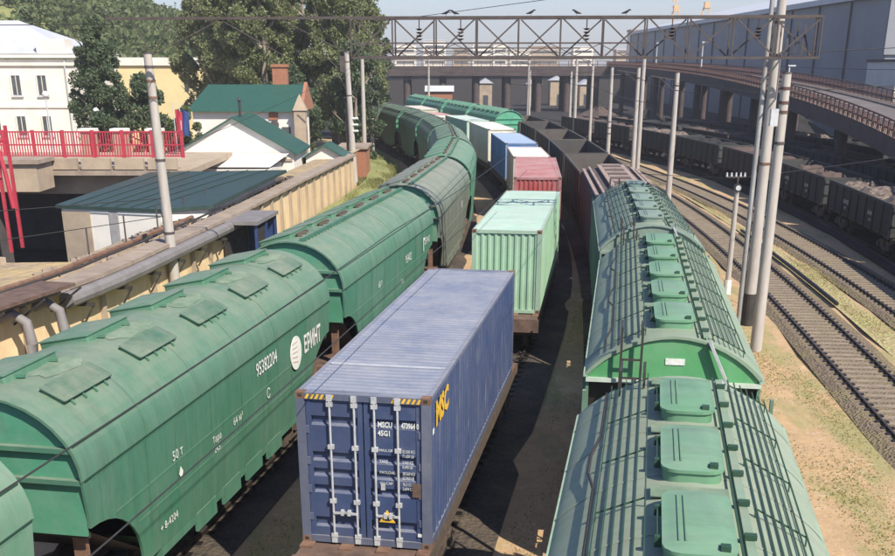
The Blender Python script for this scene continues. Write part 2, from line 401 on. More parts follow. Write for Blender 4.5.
# ------------------------------------------------------------------ wagons
def arch(hw, z0, rise, n=14, e=1.0):
    return [(hw * math.cos(math.pi * i / n), z0 + rise * math.sin(math.pi * i / n) ** e) for i in range(n + 1)]
WHEEL = None
def wheel_mesh():
    global WHEEL
    if WHEEL is None:
        b = MB(); b.tube([(-.80, 0, 0), (-.70, 0, 0)], .475, 18); b.tube([(.70, 0, 0), (.80, 0, 0)], .475, 18)
        b.tube([(-.70, 0, 0), (-.66, 0, 0)], .51, 18); b.tube([(.66, 0, 0), (.70, 0, 0)], .51, 18)
        b.tube([(-1.0, 0, 0), (1.0, 0, 0)], .08, 8)
        WHEEL = b.mesh('wheelset', M['bogie'], True)
    return WHEEL
BOG = None
def bogie(parent, y):
    global BOG
    if BOG is None:
        b = MB()
        for sx in (-1, 1):
            b.prism([(-1.15, .42), (-1.25, .62), (-.55, .78), (.55, .78), (1.25, .62), (1.15, .42), (.75, .42), (.45, .28), (-.45, .28), (-.75, .42)], 'x', sx * .95, sx * 1.1)
            for dy in (-.925, .925): b.box(sx * .93, sx * 1.17, dy - .16, dy + .16, .33, .62) if sx > 0 else b.box(-1.17, -.93, dy - .16, dy + .16, .33, .62)
            for k in range(3): b.tube([(sx * 1.02, -.2 + .2 * k, .33), (sx * 1.02, -.2 + .2 * k, .6)], .07, 8)
        b.box(-1.2, 1.2, -.22, .22, .5, .82)
        BOG = b.mesh('bogie', M['bogie'])
    o = link('bogie', BOG, parent); o.location.y = y
    for dy in (-.925, .925):
        wo = link('wheelset', wheel_mesh(), o); wo.location = (0, dy, .475)
    return o
def coupler(parent, L):
    for s in (-1, 1):
        b = MB(); b.box(-.12, .12, L / 2 - .1, L / 2 + .42, .93, 1.15); b.box(-.22, .2, L / 2 + .42, L / 2 + .68, .86, 1.2)
        if s < 0: b.v = [(-x, -y, z) for x, y, z in b.v]
        b.build('coupler', M['bogie'], parent)

def hatch_mesh(lx, ly, h, r=.12):
    """rounded lid with a raised centre panel"""
    b = MB()
    def ring(x, y, z, rr):
        out = []
        for cx, cy_, a0 in ((x / 2 - rr, y / 2 - rr, 0), (-x / 2 + rr, y / 2 - rr, 90), (-x / 2 + rr, -y / 2 + rr, 180), (x / 2 - rr, -y / 2 + rr, 270)):
            for k in range(4): a = R(a0 + 30 * k); out.append((cx + rr * math.cos(a), cy_ + rr * math.sin(a), z))
        return out
    rings = [ring(lx, ly, -.12, r), ring(lx, ly, h * .5, r), ring(lx + .05, ly + .05, h * .5, r), ring(lx + .05, ly + .05, h * .8, r), ring(lx - .12, ly - .12, h * .85, r), ring(lx - .22, ly - .22, h, r)]
    n = len(rings[0])
    for q in rings: b.v += q
    for i in range(len(rings) - 1):
        for j in range(n): b.f.append((i * n + j, i * n + (j + 1) % n, (i + 1) * n + (j + 1) % n, (i + 1) * n + j)); b.mi.append(0)
    b.f.append(tuple((len(rings) - 1) * n + j for j in range(n))); b.mi.append(0)
    return b.mesh('hatch_lid', M['paint'], True)

GREEN = (.075, .21, .145); GREEN2 = (.06, .17, .12); GREYG = (.20, .25, .215); GREENR = (.10, .30, .155)
LBL = "left"
def round_hopper():
    """grain hopper with a high arched roof and bellied sides"""
    Lh = 6.8; hw = 1.62
    rt = thing('grain_hopper_wagon', 'x', 'railway wagon', group='green grain hopper wagons on the track beside the yellow wall')
    prof = arch(hw, 3.55, 1.32, 18)
    b = MB()
    nseg = 12
    b.sheet([[(x, -Lh + 2 * Lh * k / nseg, z) for x, z in prof] for k in range(nseg + 1)])
    inner = [(x * .975, z - .04) for x, z in prof]
    for y in (-Lh, Lh):
        b.sheet([[(x, y, z) for x, z in prof], [(x, y, z) for x, z in inner]])
    for k in (1, 2, 3, 4, 5, 6, 7, 8, 9, 10, 11):
        if k % 2 == 0:
            y = -Lh + 2 * Lh * k / nseg
            b.sheet([[(x * 1.004, y - .03, z + .006) for x, z in prof], [(x * 1.008, y, z + .012) for x, z in prof], [(x * 1.004, y + .03, z + .006) for x, z in prof]])
    coat(b.build('roof', M['paint'], rt, True), GREEN)
    # bellied side sheets, cut away in an arc above each bogie
    out = []
    for i in range(9):
        a = R(90 * i / 8); out.append((-Lh + 2.25 * (1 - math.cos(a)) * 1.0 + .1, 2.95 - 1.75 * math.sin(a)))
    left = [(-Lh + .02, 3.55)] + out
    outline = left + [(-y, z) for y, z in left[::-1]]
    def xs(z): t = (3.55 - z) / 2.35; return hw - .02 - .02 * t - .09 * max(0, t) ** 2
    for s in (-1, 1):
        b = MB(); zs = [3.55, 3.3, 2.95] + [1.2 + 1.5 * math.cos(R(90 * k / 10)) for k in range(0, 11)]
        rows = []; rin = []
        for z in zs:
            if z >= 2.9: y0 = -Lh + .02 + (3.55 - z) * .13
            else: y0 = -Lh + .12 + 1.75 * math.sqrt(max(0, 1 - ((z - 1.2) / 1.5) ** 2))
            ysn = [y0 + (-2 * y0) * k / 10 for k in range(11)]
            rows.append([(s * xs(z), y, z) for y in ysn]); rin.append([(s * (xs(z) - .05), y, z) for y in ysn])
        b.sheet(rows); b.sheet(rin)
        for k in (0, -1): b.sheet([[r[k] for r in rows], [r[k] for r in rin]])
        b.sheet([rows[-1], rin[-1]])
        # pressed longitudinal seams and upright weld seams
        for z in (3.5, 2.62, 2.1): b.box(s * (xs(z) - .01) - .018, s * (xs(z) - .01) + .018, -Lh + {3.5: .3, 2.62: .95, 2.1: 1.75}[z], Lh - {3.5: .3, 2.62: .95, 2.1: 1.75}[z], z - .022, z + .022)
        for k in range(1, 8):
            y = -Lh + 1.7 * k
            if k in (1, 7): y += .5 * (1 if k == 1 else -1)
            b.sheet([[(s * (xs(z) + .008), y - .02, z) for z in (3.45, 2.9, 2.3, 1.9)], [(s * (xs(z) + .008), y + .02, z) for z in (3.45, 2.9, 2.3, 1.9)]])
        coat(b.build('side_sheet', M['paint'], rt, True), GREEN)
        b = MB(); b.box(s * 1.30 if s > 0 else -1.48, 1.48 if s > 0 else -1.30, -Lh + 2.6, Lh - 2.6, 1.0, 1.22)
        for y in (-2.1, -.7, .7, 2.1): b.box(min(s * 1.44, s * 1.5), max(s * 1.44, s * 1.5), y - .5, y + .5, .8, 1.18)
        coat(b.build('side_sill', M['paint'], rt), GREEN2)
        # gutter line below the roof edge
        b = MB(); b.box(min(s * 1.60, s * 1.645), max(s * 1.60, s * 1.632), -Lh + .05, Lh - .05, 3.535, 3.56)
        xg = 1.62 * math.cos(R(24)); zg = 3.55 + 1.32 * math.sin(R(24)); b.bar((s * xg, -Lh + .05, zg), (s * xg, Lh - .05, zg), .022)
        b.build('roof_seam', M['grid'], rt)
    for s in (-1, 1):
        b = MB(); o2 = [(x * .985, z) for x, z in arch(hw, 3.52, 1.29, 18)] + [(-1.5, 2.55), (1.5, 2.55)]
        b.prism(o2, 'y', s * (Lh - .16), s * (Lh - .12))
        coat(b.build('end_wall', M['paint'], rt), (.045, .29, .16))
        for z in (4.02, 3.5):
            wz = 1.62 * math.sqrt(max(0, 1 - ((z - 3.55) / 1.32) ** 2)) if z > 3.55 else 1.58
            b = MB(); b.box(-wz + .03, wz - .03, s * (Lh - .12) if s > 0 else -Lh + .02, Lh - .02 if s > 0 else -(Lh - .12), z - .04, z + .04)
            coat(b.build('end_beam', M['paint'], rt), (.16, .3, .2))
        b = MB()
        b.quad((-1.48, s * (Lh - .2), 2.6), (1.48, s * (Lh - .2), 2.6), (1.3, s * 4.3, 1.15), (-1.3, s * 4.3, 1.15))
        b.box(-1.5, 1.5, min(s * (Lh - .22), s * (Lh - .16)), max(s * (Lh - .22), s * (Lh - .16)), 2.5, 2.6)
        b.build('slope_sheet', M['black'], rt)
        for sx in (-1, 1):
            b = MB(); b.box(sx * 1.16 - .09, sx * 1.16 + .09, min(s * (Lh - .55), s * (Lh - .37)), max(s * (Lh - .55), s * (Lh - .37)), 1.2, 2.62)
            b.build('end_post', M['rust'], rt)
        b = MB(); b.box(-1.4, 1.4, min(s * (Lh - .35), s * Lh), max(s * (Lh - .35), s * Lh), .92, 1.22)
        b.box(-1.35, 1.35, min(s * (Lh - 1.6), s * (Lh - .36)), max(s * (Lh - 1.6), s * (Lh - .36)), 1.2, 1.24)
        b.build('end_platform', M['deck'], rt)
    b = MB(); b.box(-.25, .25, -Lh + .1, Lh - .1, .92, 1.2)
    b.build('centre_sill', M['bogie'], rt)
    for y in (-2.7, 0, 2.7):
        b = MB(); b.v = [(-1.35, y - 1.25, 1.25), (1.35, y - 1.25, 1.25), (1.35, y + 1.25, 1.25), (-1.35, y + 1.25, 1.25), (-.5, y - .35, .45), (.5, y - .35, .45), (.5, y + .35, .45), (-.5, y + .35, .45)]
        b.f = [(0, 1, 5, 4), (1, 2, 6, 5), (2, 3, 7, 6), (3, 0, 4, 7), (4, 5, 6, 7)]; b.mi = [0] * 5
        coat(b.build('discharge_chute', M['old_paint'], rt), GREEN2)
    for y in (-Lh + 2.0, Lh - 2.0): bogie(rt, y)
    coupler(rt, 2 * Lh)
    return rt, Lh
def roof_z(x, hw=1.62, z0=3.55, rise=1.32): return z0 + rise * math.sqrt(max(0, 1 - (x / hw) ** 2))
M['lid_paint'] = paint('lid_paint', dust=(.25, .3, .25), dust_amt=.3, rust=.04, rough=.5, topdust=.35)
lidA = hatch_mesh(1.0, 1.6, .07, .05); lidB = hatch_mesh(.42, 1.55, .07, .04)
rt, Lh = round_hopper()
# the first kind carries two rows of lids, split by a dusty ridge
def lids_two_rows(rt):
    for k in range(5):
        y = -5.35 + 2.68 * k
        for x, me, c in ((-.38, lidA, (.10, .30, .21)), (.88, lidB, (.04, .17, .11))):
            o = coat(link('hatch_lid', me, rt), c); o.location = (x, y, roof_z(x) + .02); o.rotation_euler = (0, math.asin(x / 1.62) * .8, 0)
            if x > 0:
                for q in (-.55, -.18, .18, .55):
                    h = MB(); h.bar((x + .18, y + q, roof_z(x + .18) + .04), (x + .26, y + q, roof_z(x + .26) + .02), .035); coat(h.build('lid_hinge', M['lid_paint'], rt), (.03, .10, .06))
            else:
                for q in (-.5, .5):
                    h = MB(); h.bar((.08, y + q, roof_z(.08) + .04), (.26, y + q + .06, roof_z(.26) + .05), .05); coat(h.build('lid_latch', M['lid_paint'], rt), (.04, .13, .08))
    for k in range(5):
        y = -5.0 + 2.68 * k; n = 12; b = MB()
        b.v = [(x, yy, roof_z(x) + .008) for x, yy in ((.36 + .26 * math.cos(6.2832 * q / n) * random.uniform(.6, 1.1), y + .85 * math.sin(6.2832 * q / n) * random.uniform(.6, 1.1)) for q in range(n))]
        b.v.append((.36, y, roof_z(.36) + .012)); b.f = [(q, (q + 1) % n, n) for q in range(n)]; b.mi = [0] * n
        b.build('dust_patch', M['dust'], rt)
def lids_one_row(rt):
    for k in range(6):
        y = -5.5 + 2.2 * k; x = -.55
        o = coat(link('hatch_lid', lidA, rt), (.07, .29, .19)); o.location = (x, y, roof_z(x) + .03); o.rotation_euler = (0, math.asin(x / 1.62) * .8, 0)
        h = MB()
        for q in (-.4, .1): h.bar((-.02, y + q, roof_z(0) + .03), (.16, y + q + .1, roof_z(0) + .08), .06)
        h.bar((.02, y - .5, roof_z(0) + .07), (.02, y + .4, roof_z(0) + .07), .05)
        h.build('hatch_latch', M['bogie'], rt)
    b = MB(); b.bar((.34, -6.6, roof_z(.34) + .05), (.34, 6.6, roof_z(.34) + .05), .1, .1)
    for k in range(40): b.bar((.34, -6.4 + .33 * k, roof_z(.34)), (.46, -6.4 + .33 * k, roof_z(.34) + .04), .05)
    coat(b.build('roof_rack', M['paint'], rt), (.03, .15, .095))
base = rt
two = copy_tree(base); lids_two_rows(two)
one = copy_tree(base); lids_one_row(one)
for o in list(base.children_recursive) + [base]: bpy.data.objects.remove(o)
PITCH = 15.0
L1 = T_left.l_of_y(22.0)    # middle of the car whose end stands beside the blue container
left_labels = ['green hopper wagon cut by the lower left corner of the photo', 'big green hopper wagon beside blue container, marked 95382204 with round white logo',
               'green hopper wagon with six square lids and a rack, behind the 95382204 one', 'faded grey green hopper wagon with peeling side, third clear of yellow wall',
               'bright green hopper wagon on the bend, just past the faded grey one', 'dull green hopper wagon on the bend, next past the bright green one',
               'dark grey green hopper wagon, second after the bright green one on bend', 'dark green hopper wagon, third after the bright green one on bend',
               'dark green hopper wagon, fourth after the bright green one on bend', 'farthest dark hopper wagon of the train, by the poplars']
left_cols = [(.105, .24, .155), (.044, .165, .10), (.046, .185, .115), (.14, .175, .14), (.045, .23, .13), (.04, .14, .09), (.035, .12, .08), (.032, .11, .072), (.032, .11, .075), (.04, .105, .08)]
left_cars = []
for i in range(10):
    o = copy_tree(two if i in (0, 1) else one)
    T_left.place(o, L1 + PITCH * (i - 1), 9.6); o['label'] = left_labels[i]
    recolor(o, left_cols[i])
    for ch in o.children:
        if ch.name.startswith('end_wall'): ch.color = (.045, .24, .14, 1)
        if ch.name.startswith('hatch_lid') and i < 3: ch.color = (.055, .175, .10, 1) if ch.location.x < 0 else (.035, .12, .07, 1)
        if ch.name.startswith('roof') and ch.get('coat') and 'rack' not in ch.name: c_ = ch.color; ch.color = (.7 * c_[0] + .035, .7 * c_[1] + .055, .7 * c_[2] + .038, 1)
        if ch.name.startswith('roof_rack'): ch.color = (.03, .14, .09, 1)
    if i in (3,):
        for ch in o.children_recursive:
            if ch.get('coat'):
                ch.material_slots[0].link = 'OBJECT'; ch.material_slots[0].material = M['old_paint']
    left_cars.append(o)
for t in (two, one):
    for o in list(t.children_recursive) + [t]: bpy.data.objects.remove(o)
# markings on the side that faces the containers
def side_x(z): t = (3.55 - z) / 2.35; return 1.62 - .02 - .02 * t - .09 * max(0, t) ** 2 + .022
def mark(o, s, size, y, z, width=1.0, mat='white', name='lettering', bold=.0):
    return text(s, size, M[mat], o, (side_x(z), y, z), (R(90), 0, R(90)), name, width=width, bold=bold)
c1 = left_cars[1]
mark(c1, '95382204', .44, 1.6, 3.16, .8, bold=.004)
mark(c1, 'ЕРИНТ', .60, 5.1, 2.86, .72, bold=.018)
b = MB(); b.tube([(side_x(2.9) - .01, 3.72, 2.86), (side_x(2.9) + .006, 3.72, 2.86)], .42, 24); b.build('logo_disc', M['white'], c1)
b = MB()
for k in range(5): b.bar((side_x(2.9) + .012, 3.42, 2.7 + .11 * k), (side_x(2.9) + .012, 3.42 + .4, 2.62 + .13 * k), .008, .03)
b.build('logo_stripes', M['logo_pink'], c1)
mark(c1, '50 т', .27, -3.4, 2.78); mark(c1, '64 м³', .24, -.3, 2.45); mark(c1, 'С', .34, 1.65, 2.42)
mark(c1, '♦', .24, -3.3, 2.35); mark(c1, 'Тара', .2, -1.5, 2.42); mark(c1, '24,5', .18, -1.5, 2.2); mark(c1, '+ 8-4204', .21, -3.9, 1.6); 
c2 = left_cars[2]
mark(c2, 'Г', .62, 4.9, 2.95, bold=.03); mark(c2, 'ЗЕРНО', .34, 5.5, 3.05); mark(c2, '95402', .42, 2.0, 2.95); mark(c2, '60 т', .3, -2.4, 2.85); mark(c2, 'Тара', .2, 1.0, 2.3)
c0 = left_cars[0]
b = MB(); b.box(side_x(2.8) - .01, side_x(2.8) + .012, 4.9, 5.3, 2.55, 2.95); b.build('notice_plate', M['white'], c0)
mark(left_cars[3], '952', .45, 2.5, 2.95); 

# ---- barrel-roofed hoppers of the right-hand train
def flat_hopper():
    Lh = 6.25; hw = 1.66; z0 = 4.05; rise = .78
    rt = thing('grain_hopper_wagon', 'x', 'railway wagon', group='green hopper wagons with centre hatches, right-hand train')
    e = 1.75
    prof = arch(hw, z0, rise, 20, e)
    rz = lambda x: z0 + rise * math.sqrt(max(0, 1 - (x / hw) ** 2)) ** e
    b = MB(); b.sheet([[(x, -Lh + 2 * Lh * k / 14, z) for x, z in prof] for k in range(15)])
    for y in (-Lh, Lh): b.sheet([[(x, y, z) for x, z in prof], [(x * .97, y, z - .05) for x, z in prof]])
    for k in range(1, 14): 
        y = -Lh + 2 * Lh * k / 14
        if k % 2: b.sheet([[(x * 1.004, y - .025, z + .004) for x, z in prof], [(x * 1.007, y, z + .01) for x, z in prof], [(x * 1.004, y + .025, z + .004) for x, z in prof]])
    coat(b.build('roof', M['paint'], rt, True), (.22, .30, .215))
    for s in (-1, 1):
        b = MB(); b.box(min(s * 1.58, s * 1.64), max(s * 1.58, s * 1.64), -Lh + .05, Lh - .05, 1.15, z0)
        for k in range(10): 
            y = -Lh + .5 + 1.52 * k
            b.box(min(s * 1.64, s * 1.7), max(s * 1.64, s * 1.7), y - .05, y + .05, 1.2, z0 - .05)
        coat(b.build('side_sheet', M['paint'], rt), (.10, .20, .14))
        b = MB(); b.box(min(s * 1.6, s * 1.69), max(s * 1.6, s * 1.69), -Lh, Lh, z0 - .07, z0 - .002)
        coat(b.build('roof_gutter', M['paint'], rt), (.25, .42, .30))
        b = MB(); b.prism([(x * .985, z - .02) for x, z in arch(hw, z0, rise, 20, e)] + [(-1.62, z0 - .12), (1.62, z0 - .12)], 'y', s * (Lh - .10), s * (Lh - .05))
        coat(b.build('end_wall', M['paint'], rt), (.06, .30, .10))
        b = MB(); b.box(-1.64, 1.64, min(s * (Lh - .05), s * (Lh + .02)), max(s * (Lh - .05), s * (Lh + .02)), z0 - .16, z0 - .08)
        coat(b.build('end_beam', M['paint'], rt), (.45, .55, .45))
        b = MB(); b.quad((-1.6, s * (Lh - .1), z0 - .15), (1.6, s * (Lh - .1), z0 - .15), (1.5, s * (Lh - 1.0), 1.3), (-1.5, s * (Lh - 1.0), 1.3))
        b.build('slope_sheet', M['black'], rt)
        b = MB()
        for x in (-1.0, -.62): b.bar((x, s * (Lh + .12), 1.3), (x, s * (Lh + .12), z0 + .95), .045)
        for k in range(9): b.bar((-1.0, s * (Lh + .12), 1.5 + .36 * k), (-.62, s * (Lh + .12), 1.5 + .36 * k), .035)
        for x in (-1.0, -.62): b.bar((x, s * (Lh + .12), z0 + .93), (x, s * (Lh - .5), z0 + .93), .04); b.bar((x, s * (Lh - .5), rz(x)), (x, s * (Lh - .5), z0 + .93), .04)
        b.build('ladder', M['black'], rt)
        b = MB(); b.bar((.62, s * (Lh + .06), z0 + .72), (1.02, s * (Lh + .1), z0 - .1), .10, .05); b.build('brake_lever', M['galv'], rt)
        b = MB(); b.box(-.16, .2, min(s * (Lh - .05), s * (Lh - .035)), max(s * (Lh - .05), s * (Lh - .035)), z0 + .22, z0 + .34); b.build('number_plate', M['white'], rt)
        b = MB(); b.box(-1.5, 1.5, min(s * (Lh - .4), s * Lh), max(s * (Lh - .4), s * Lh), .92, 1.22)
        b.box(-1.4, 1.4, min(s * (Lh - 2), s * (Lh - .42)), max(s * (Lh - 2), s * (Lh - .42)), 1.18, 1.23); b.build('end_platform', M['bogie'], rt)
        for sx in (-1, 1):
            b = MB(); b.prism([(s * (Lh - .06), 3.3), (s * (Lh + .12), 3.0), (s * (Lh + .22), 2.2), (s * (Lh + .22), 1.0), (s * (Lh - .06), 1.0)], 'x', sx * 1.5, sx * 1.56)
            coat(b.build('gap_light_baffle', M['paint'], rt), (.05, .14, .08))  # added plate that narrows the sunlight falling through the wagon gap
    # hatches down the middle
    me = hatch_mesh(.72, 1.66, .14, .2)
    for k in range(5):
        y = -4.75 + 2.36 * k
        o = coat(link('hatch_lid', me, rt), (.10, .255, .135)); o.location = (0, y, z0 + rise + .05); o.material_slots[0].link = 'OBJECT'; o.material_slots[0].material = M['lid_paint']
        for q in (-.21, -.14):
            h = MB(); h.bar((q, y - .62, z0 + rise + .195), (q, y + .62, z0 + rise + .195), .02, .025); coat(h.build('lid_rib', M['lid_paint'], rt), (.08, .22, .11))
        h = MB(); h.box(.20, .30, y - .76, y - .66, z0 + rise + .12, z0 + rise + .22); h.build('lid_latch', M['grid'], rt)
        h = MB()
        for q in (-.42, .42): h.box(-.46, -.35, y + q - .035, y + q + .035, z0 + rise + .02, z0 + rise + .14)
        h.bar((-.42, y - .42, z0 + rise + .1), (-.42, y + .42, z0 + rise + .1), .03)
        h.build('hatch_hinge', M['grid'], rt)
        h = MB(); h.box(-.5, .42, y + 1.0, y + 1.36, z0 + rise - .004, z0 + rise + .01); h.build('grain_spill', M['dust'], rt)
    # walkway of round bars on the left, plank and bars on the right
    for (x0, x1, n, nm) in ((-1.13, -.56, 6, 'roof_walkway'), (.70, 1.30, 7, 'roof_walkway')):
        b = MB()
        for k in range(n):
            x = x0 + (x1 - x0) * k / (n - 1)
            b.bar((x, -Lh + .15, rz(x) + .13), (x, Lh - .15, rz(x) + .13), .017, .02)
        for k in range(8):
            y = -Lh + .35 + (2 * Lh - .7) * k / 7
            b.bar((x0, y, rz(x0) + .11), (x1, y, rz(x1) + .11), .018, .018)
            for x in (x0, x1): b.bar((x, y, rz(x) - .03), (x, y, rz(x) + .11), .018)
        b.build(nm, M['grid'], rt)
    b = MB(); pts = []
    for k in range(18):
        y = -Lh + .3 + (2 * Lh - .6) * k / 17; x = -1.2 - (.10 if (k // 2) % 3 == 0 else 0)
        pts.append((x, y, rz(x) + .10))
    b.tube(pts, .022, 5); b.build('air_hose', M['black'], rt)
    b = MB(); b.box(.51, .61, -Lh + .1, Lh - .1, rz(.58) + .05, rz(.58) + .08)
    coat(b.build('running_board', M['paint'], rt), (.17, .29, .2))
    b = MB(); b.box(.50, .63, -.04, .04, rz(.56) + .082, rz(.56) + .14); cme_ = b.mesh('board_clip', M['grid'])
    for k in range(13): link('board_clip', cme_, rt).location.y = -Lh + .49 + k * .95
    b = MB(); b.bar((.46, -Lh + .1, rz(.5) + .08), (.46, Lh - .1, rz(.5) + .08), .025); b.build('locking_shaft', M['grid'], rt)
    b = MB(); b.box(-.25, .25, -Lh + .1, Lh - .1, .92, 1.2); b.build('centre_sill', M['bogie'], rt)
    for y in (-Lh + 2, Lh - 2): bogie(rt, y)
    coupler(rt, 2 * Lh)
    return rt
fh = flat_hopper()
r_lab = ['pale green hopper wagon with rounded hatches, nearest at the bottom of photo', 'green hopper wagon in front of triple concrete poles, second in its train',
         'green hopper wagon just before the pink ribbed roof wagon']
r_mid = [10.25 - .1, 26.3, 41.9]
RY = [T_right.l_of_y(10.35), T_right.l_of_y(25.3), T_right.l_of_y(39.8)]
for i in range(3):
    o = fh if i == 0 else copy_tree(fh)
    T_right.place(o, RY[i], 8.6); o['label'] = r_lab[i]
    if i == 2: recolor(o, (.17, .25, .2))
    if i == 1:
        for ch in o.children:
            if ch.name.startswith('roof') and ch.get('coat') and 'gutter' not in ch.name and 'walk' not in ch.name: ch.color = (.20, .295, .20, 1)
# bright hoppers standing on the passing track far off
for i in range(4):
    o = copy_tree(left_cars[4]); T_far.place(o, T_far.l_of_y(117 + 6.8) + 15 * i, 9.6)
    recolor(o, (.05, .31, .18)); o['group'] = 'hopper wagons beyond the container train'
    o['label'] = ['emerald hopper wagon showing its bright end beyond the cream containers', 'green hopper wagon, second in the row beyond the cream containers',
                  'green hopper wagon, third in the row beyond the cream containers', 'farthest green hopper wagon of the row beyond cream containers'][i]

# ---- flat wagons and containers
def flat_wagon(L=13.6):
    rt = thing('flat_wagon', 'x', 'railway wagon', group='flat wagons carrying the containers')
    h = L / 2
    b = MB()
    for x in (-1.2, 1.08): b.box(x, x + .12, -h, h, .86, 1.22)
    b.box(-.22, .22, -h, h, .8, 1.2); b.build('frame', M['bogie'], rt)
    b = MB(); b.box(-1.2, 1.2, -h, -h + 1.1, 1.222, 1.262); b.build('deck_plate', M['deck'], rt)
    b = MB(); b.box(-1.2, 1.2, h - 1.1, h, 1.222, 1.262); b.build('deck_plate', M['deck'], rt)
    for k in range(7):
        y = -h + 1.7 + (L - 3.4) * k / 6; b = MB(); b.box(-1.19, 1.19, y - .15, y + .15, 1.222, 1.25); b.build('cross_beam', M['deck'], rt)
    for s in (-1, 1):
        b = MB(); b.box(-1.25, 1.25, min(s * h, s * (h + .1)), max(s * h, s * (h + .1)), .8, 1.26); b.build('headstock', M['deck'], rt)
        for x in (-1.1, -.35, .35, 1.1):
            b = MB(); b.box(x - .12, x + .12, min(s * (h - .9), s * (h - .3)), max(s * (h - .9), s * (h - .3)), 1.262, 1.30); b.build('container_lug', M['rust'], rt)
    for y in (-h + 2, h - 2): bogie(rt, y)
    coupler(rt, L)
    return rt
def corr(x0, x1, pitch, depth, x_first=True):
    """trapezoid corrugation as (u, d) pairs"""
    n = max(1, round((x1 - x0) / pitch)); p = (x1 - x0) / n; out = []
    for k in range(n):
        a = x0 + k * p
        out += [(a, 0), (a + p * .28, 0), (a + p * .48, -depth), (a + p * .80, -depth)]
    return out + [(x1, 0)]
def container(L, H, c, full=True, roofc=None, labelc=None):
    """origin at the middle of its floor; the doors face -y"""
    rt = thing('shipping_container', 'x', 'shipping container', group='containers on the middle train')
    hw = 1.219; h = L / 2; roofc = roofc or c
    for s in (-1, 1):
        b = MB(); pr = corr(-h + .16, h - .16, .28 if full else .45, .036)
        b.sheet([[(s * (hw - .012 + d), y, .16) for y, d in pr], [(s * (hw - .012 + d), y, H - .09) for y, d in pr]])
        coat(b.build('side_panel', M['box_paint'], rt), c)
        b = MB(); b.box(min(s * (hw - .07), s * hw), max(s * (hw - .07), s * hw), -h + .17, h - .17, H - .09, H - .012)
        coat(b.build('top_rail', M['box_paint'], rt), tuple(x * .8 + .1 for x in c))
        b = MB(); b.box(min(s * (hw - .09), s * hw), max(s * (hw - .09), s * hw), -h + .17, h - .17, .0, .16)
        coat(b.build('bottom_rail', M['box_paint'], rt), tuple(x * .8 + .03 for x in c))
        for e in (-1, 1):
            b = MB(); b.box(min(s * (hw - .16), s * (hw - .003)), max(s * (hw - .16), s * (hw - .003)), min(e * (h - .16), e * (h - .003)), max(e * (h - .16), e * (h - .003)), .118, H - .118)
            coat(b.build('corner_post', M['box_paint'], rt), tuple(x * .7 + .07 for x in c))
            for z in (0, H - .118):
                b = MB(); b.box(min(s * (hw - .165), s * hw), max(s * (hw - .165), s * hw), min(e * (h - .178), e * h), max(e * (h - .178), e * h), z, z + .118)
                b.m = 1; b.box(min(s * (hw - .12), s * (hw - .045)), max(s * (hw - .12), s * (hw - .045)), min(e * (h - .03), e * (h + .002)), max(e * (h - .03), e * (h + .002)), z + .03, z + .09)
                b.build('corner_casting', [M['rust'] if full else M['deck'], M['black']], rt)
    b = MB(); pr = corr(-h + .2, h - .2, .21 if full else .4, .022)
    rows = []
    for y, d in pr:
        rows.append([(x, y, H - .022 + (d if abs(x) < 1.1 else 0) + .010 * math.sin(y * 1.7 + x) * (abs(x) < 1)) for x in (-hw + .06, -1.08, -.4, .4, 1.08, hw - .06)])
    b.sheet(rows); b.quad((-hw + .06, -h + .02, H - .02), (hw - .06, -h + .02, H - .02), (hw - .06, -h + .2, H - .022), (-hw + .06, -h + .2, H - .022))
    b.quad((-hw + .06, h - .02, H - .02), (hw - .06, h - .02, H - .02), (hw - .06, h - .2, H - .022), (-hw + .06, h - .2, H - .022))
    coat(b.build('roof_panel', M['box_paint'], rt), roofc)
    b = MB(); b.box(-hw + .08, hw - .08, -h + .1, h - .1, .06, .14); b.build('floor', M['deck'], rt)
    # closed end
    b = MB(); pr = corr(-hw + .16, hw - .16, .24, .04); b.sheet([[(x, h - .03 + d, .12) for x, d in pr], [(x, h - .03 + d, H - .12) for x, d in pr]])
    coat(b.build('end_panel', M['box_paint'], rt), c)
    b = MB(); b.box(-hw + .165, hw - .165, h - .1, h - .004, H - .12, H - .01); coat(b.build('end_rail', M['box_paint'], rt), tuple(x * .8 + .08 for x in c))
    b = MB(); b.box(-hw + .165, hw - .165, h - .1, h - .004, .005, .12)
    coat(b.build('end_rail', M['box_paint'], rt), tuple(x * .8 + .08 for x in c))
    # door end
    b = MB(); b.box(-hw + .165, hw - .165, -h + .006, -h + .1, .005, .13)
    coat(b.build('door_sill', M['box_paint'], rt), tuple(x * .7 + .05 for x in c))
    b = MB(); b.box(-hw + .165, hw - .165, -h + .006, -h + .1, H - .125, H - .01)
    coat(b.build('door_header', M['box_paint'], rt), tuple(x * .7 + .05 for x in c))
    for s in (-1, 1):
        x0, x1 = (-hw + .17, -.012) if s < 0 else (.012, hw - .17)
        b = MB(); z0, z1 = .14, H - .13; y = -h + .055
        prof = [(z0, 0), (z0 + .1, 0)]
        if full:
            for a, bb in ((.30, .46), (.98, 1.10), (1.30, 1.42), (1.60, 1.74), (2.28, 2.42)):
                prof += [(a, 0), (a + .04, .06), (bb, .06), (bb + .04, 0)]
        prof += [(z1, 0)]
        xm = .09
        b.sheet([[(x0 + xm, y + d, z) for z, d in prof], [(x1 - xm, y + d, z) for z, d in prof]])
        for q, r_ in ((x0, x0 + xm), (x1 - xm, x1)): b.box(q, r_, y - .012, y + .04, z0, z1)
        d = coat(b.build('door', M['box_paint'], rt), c)
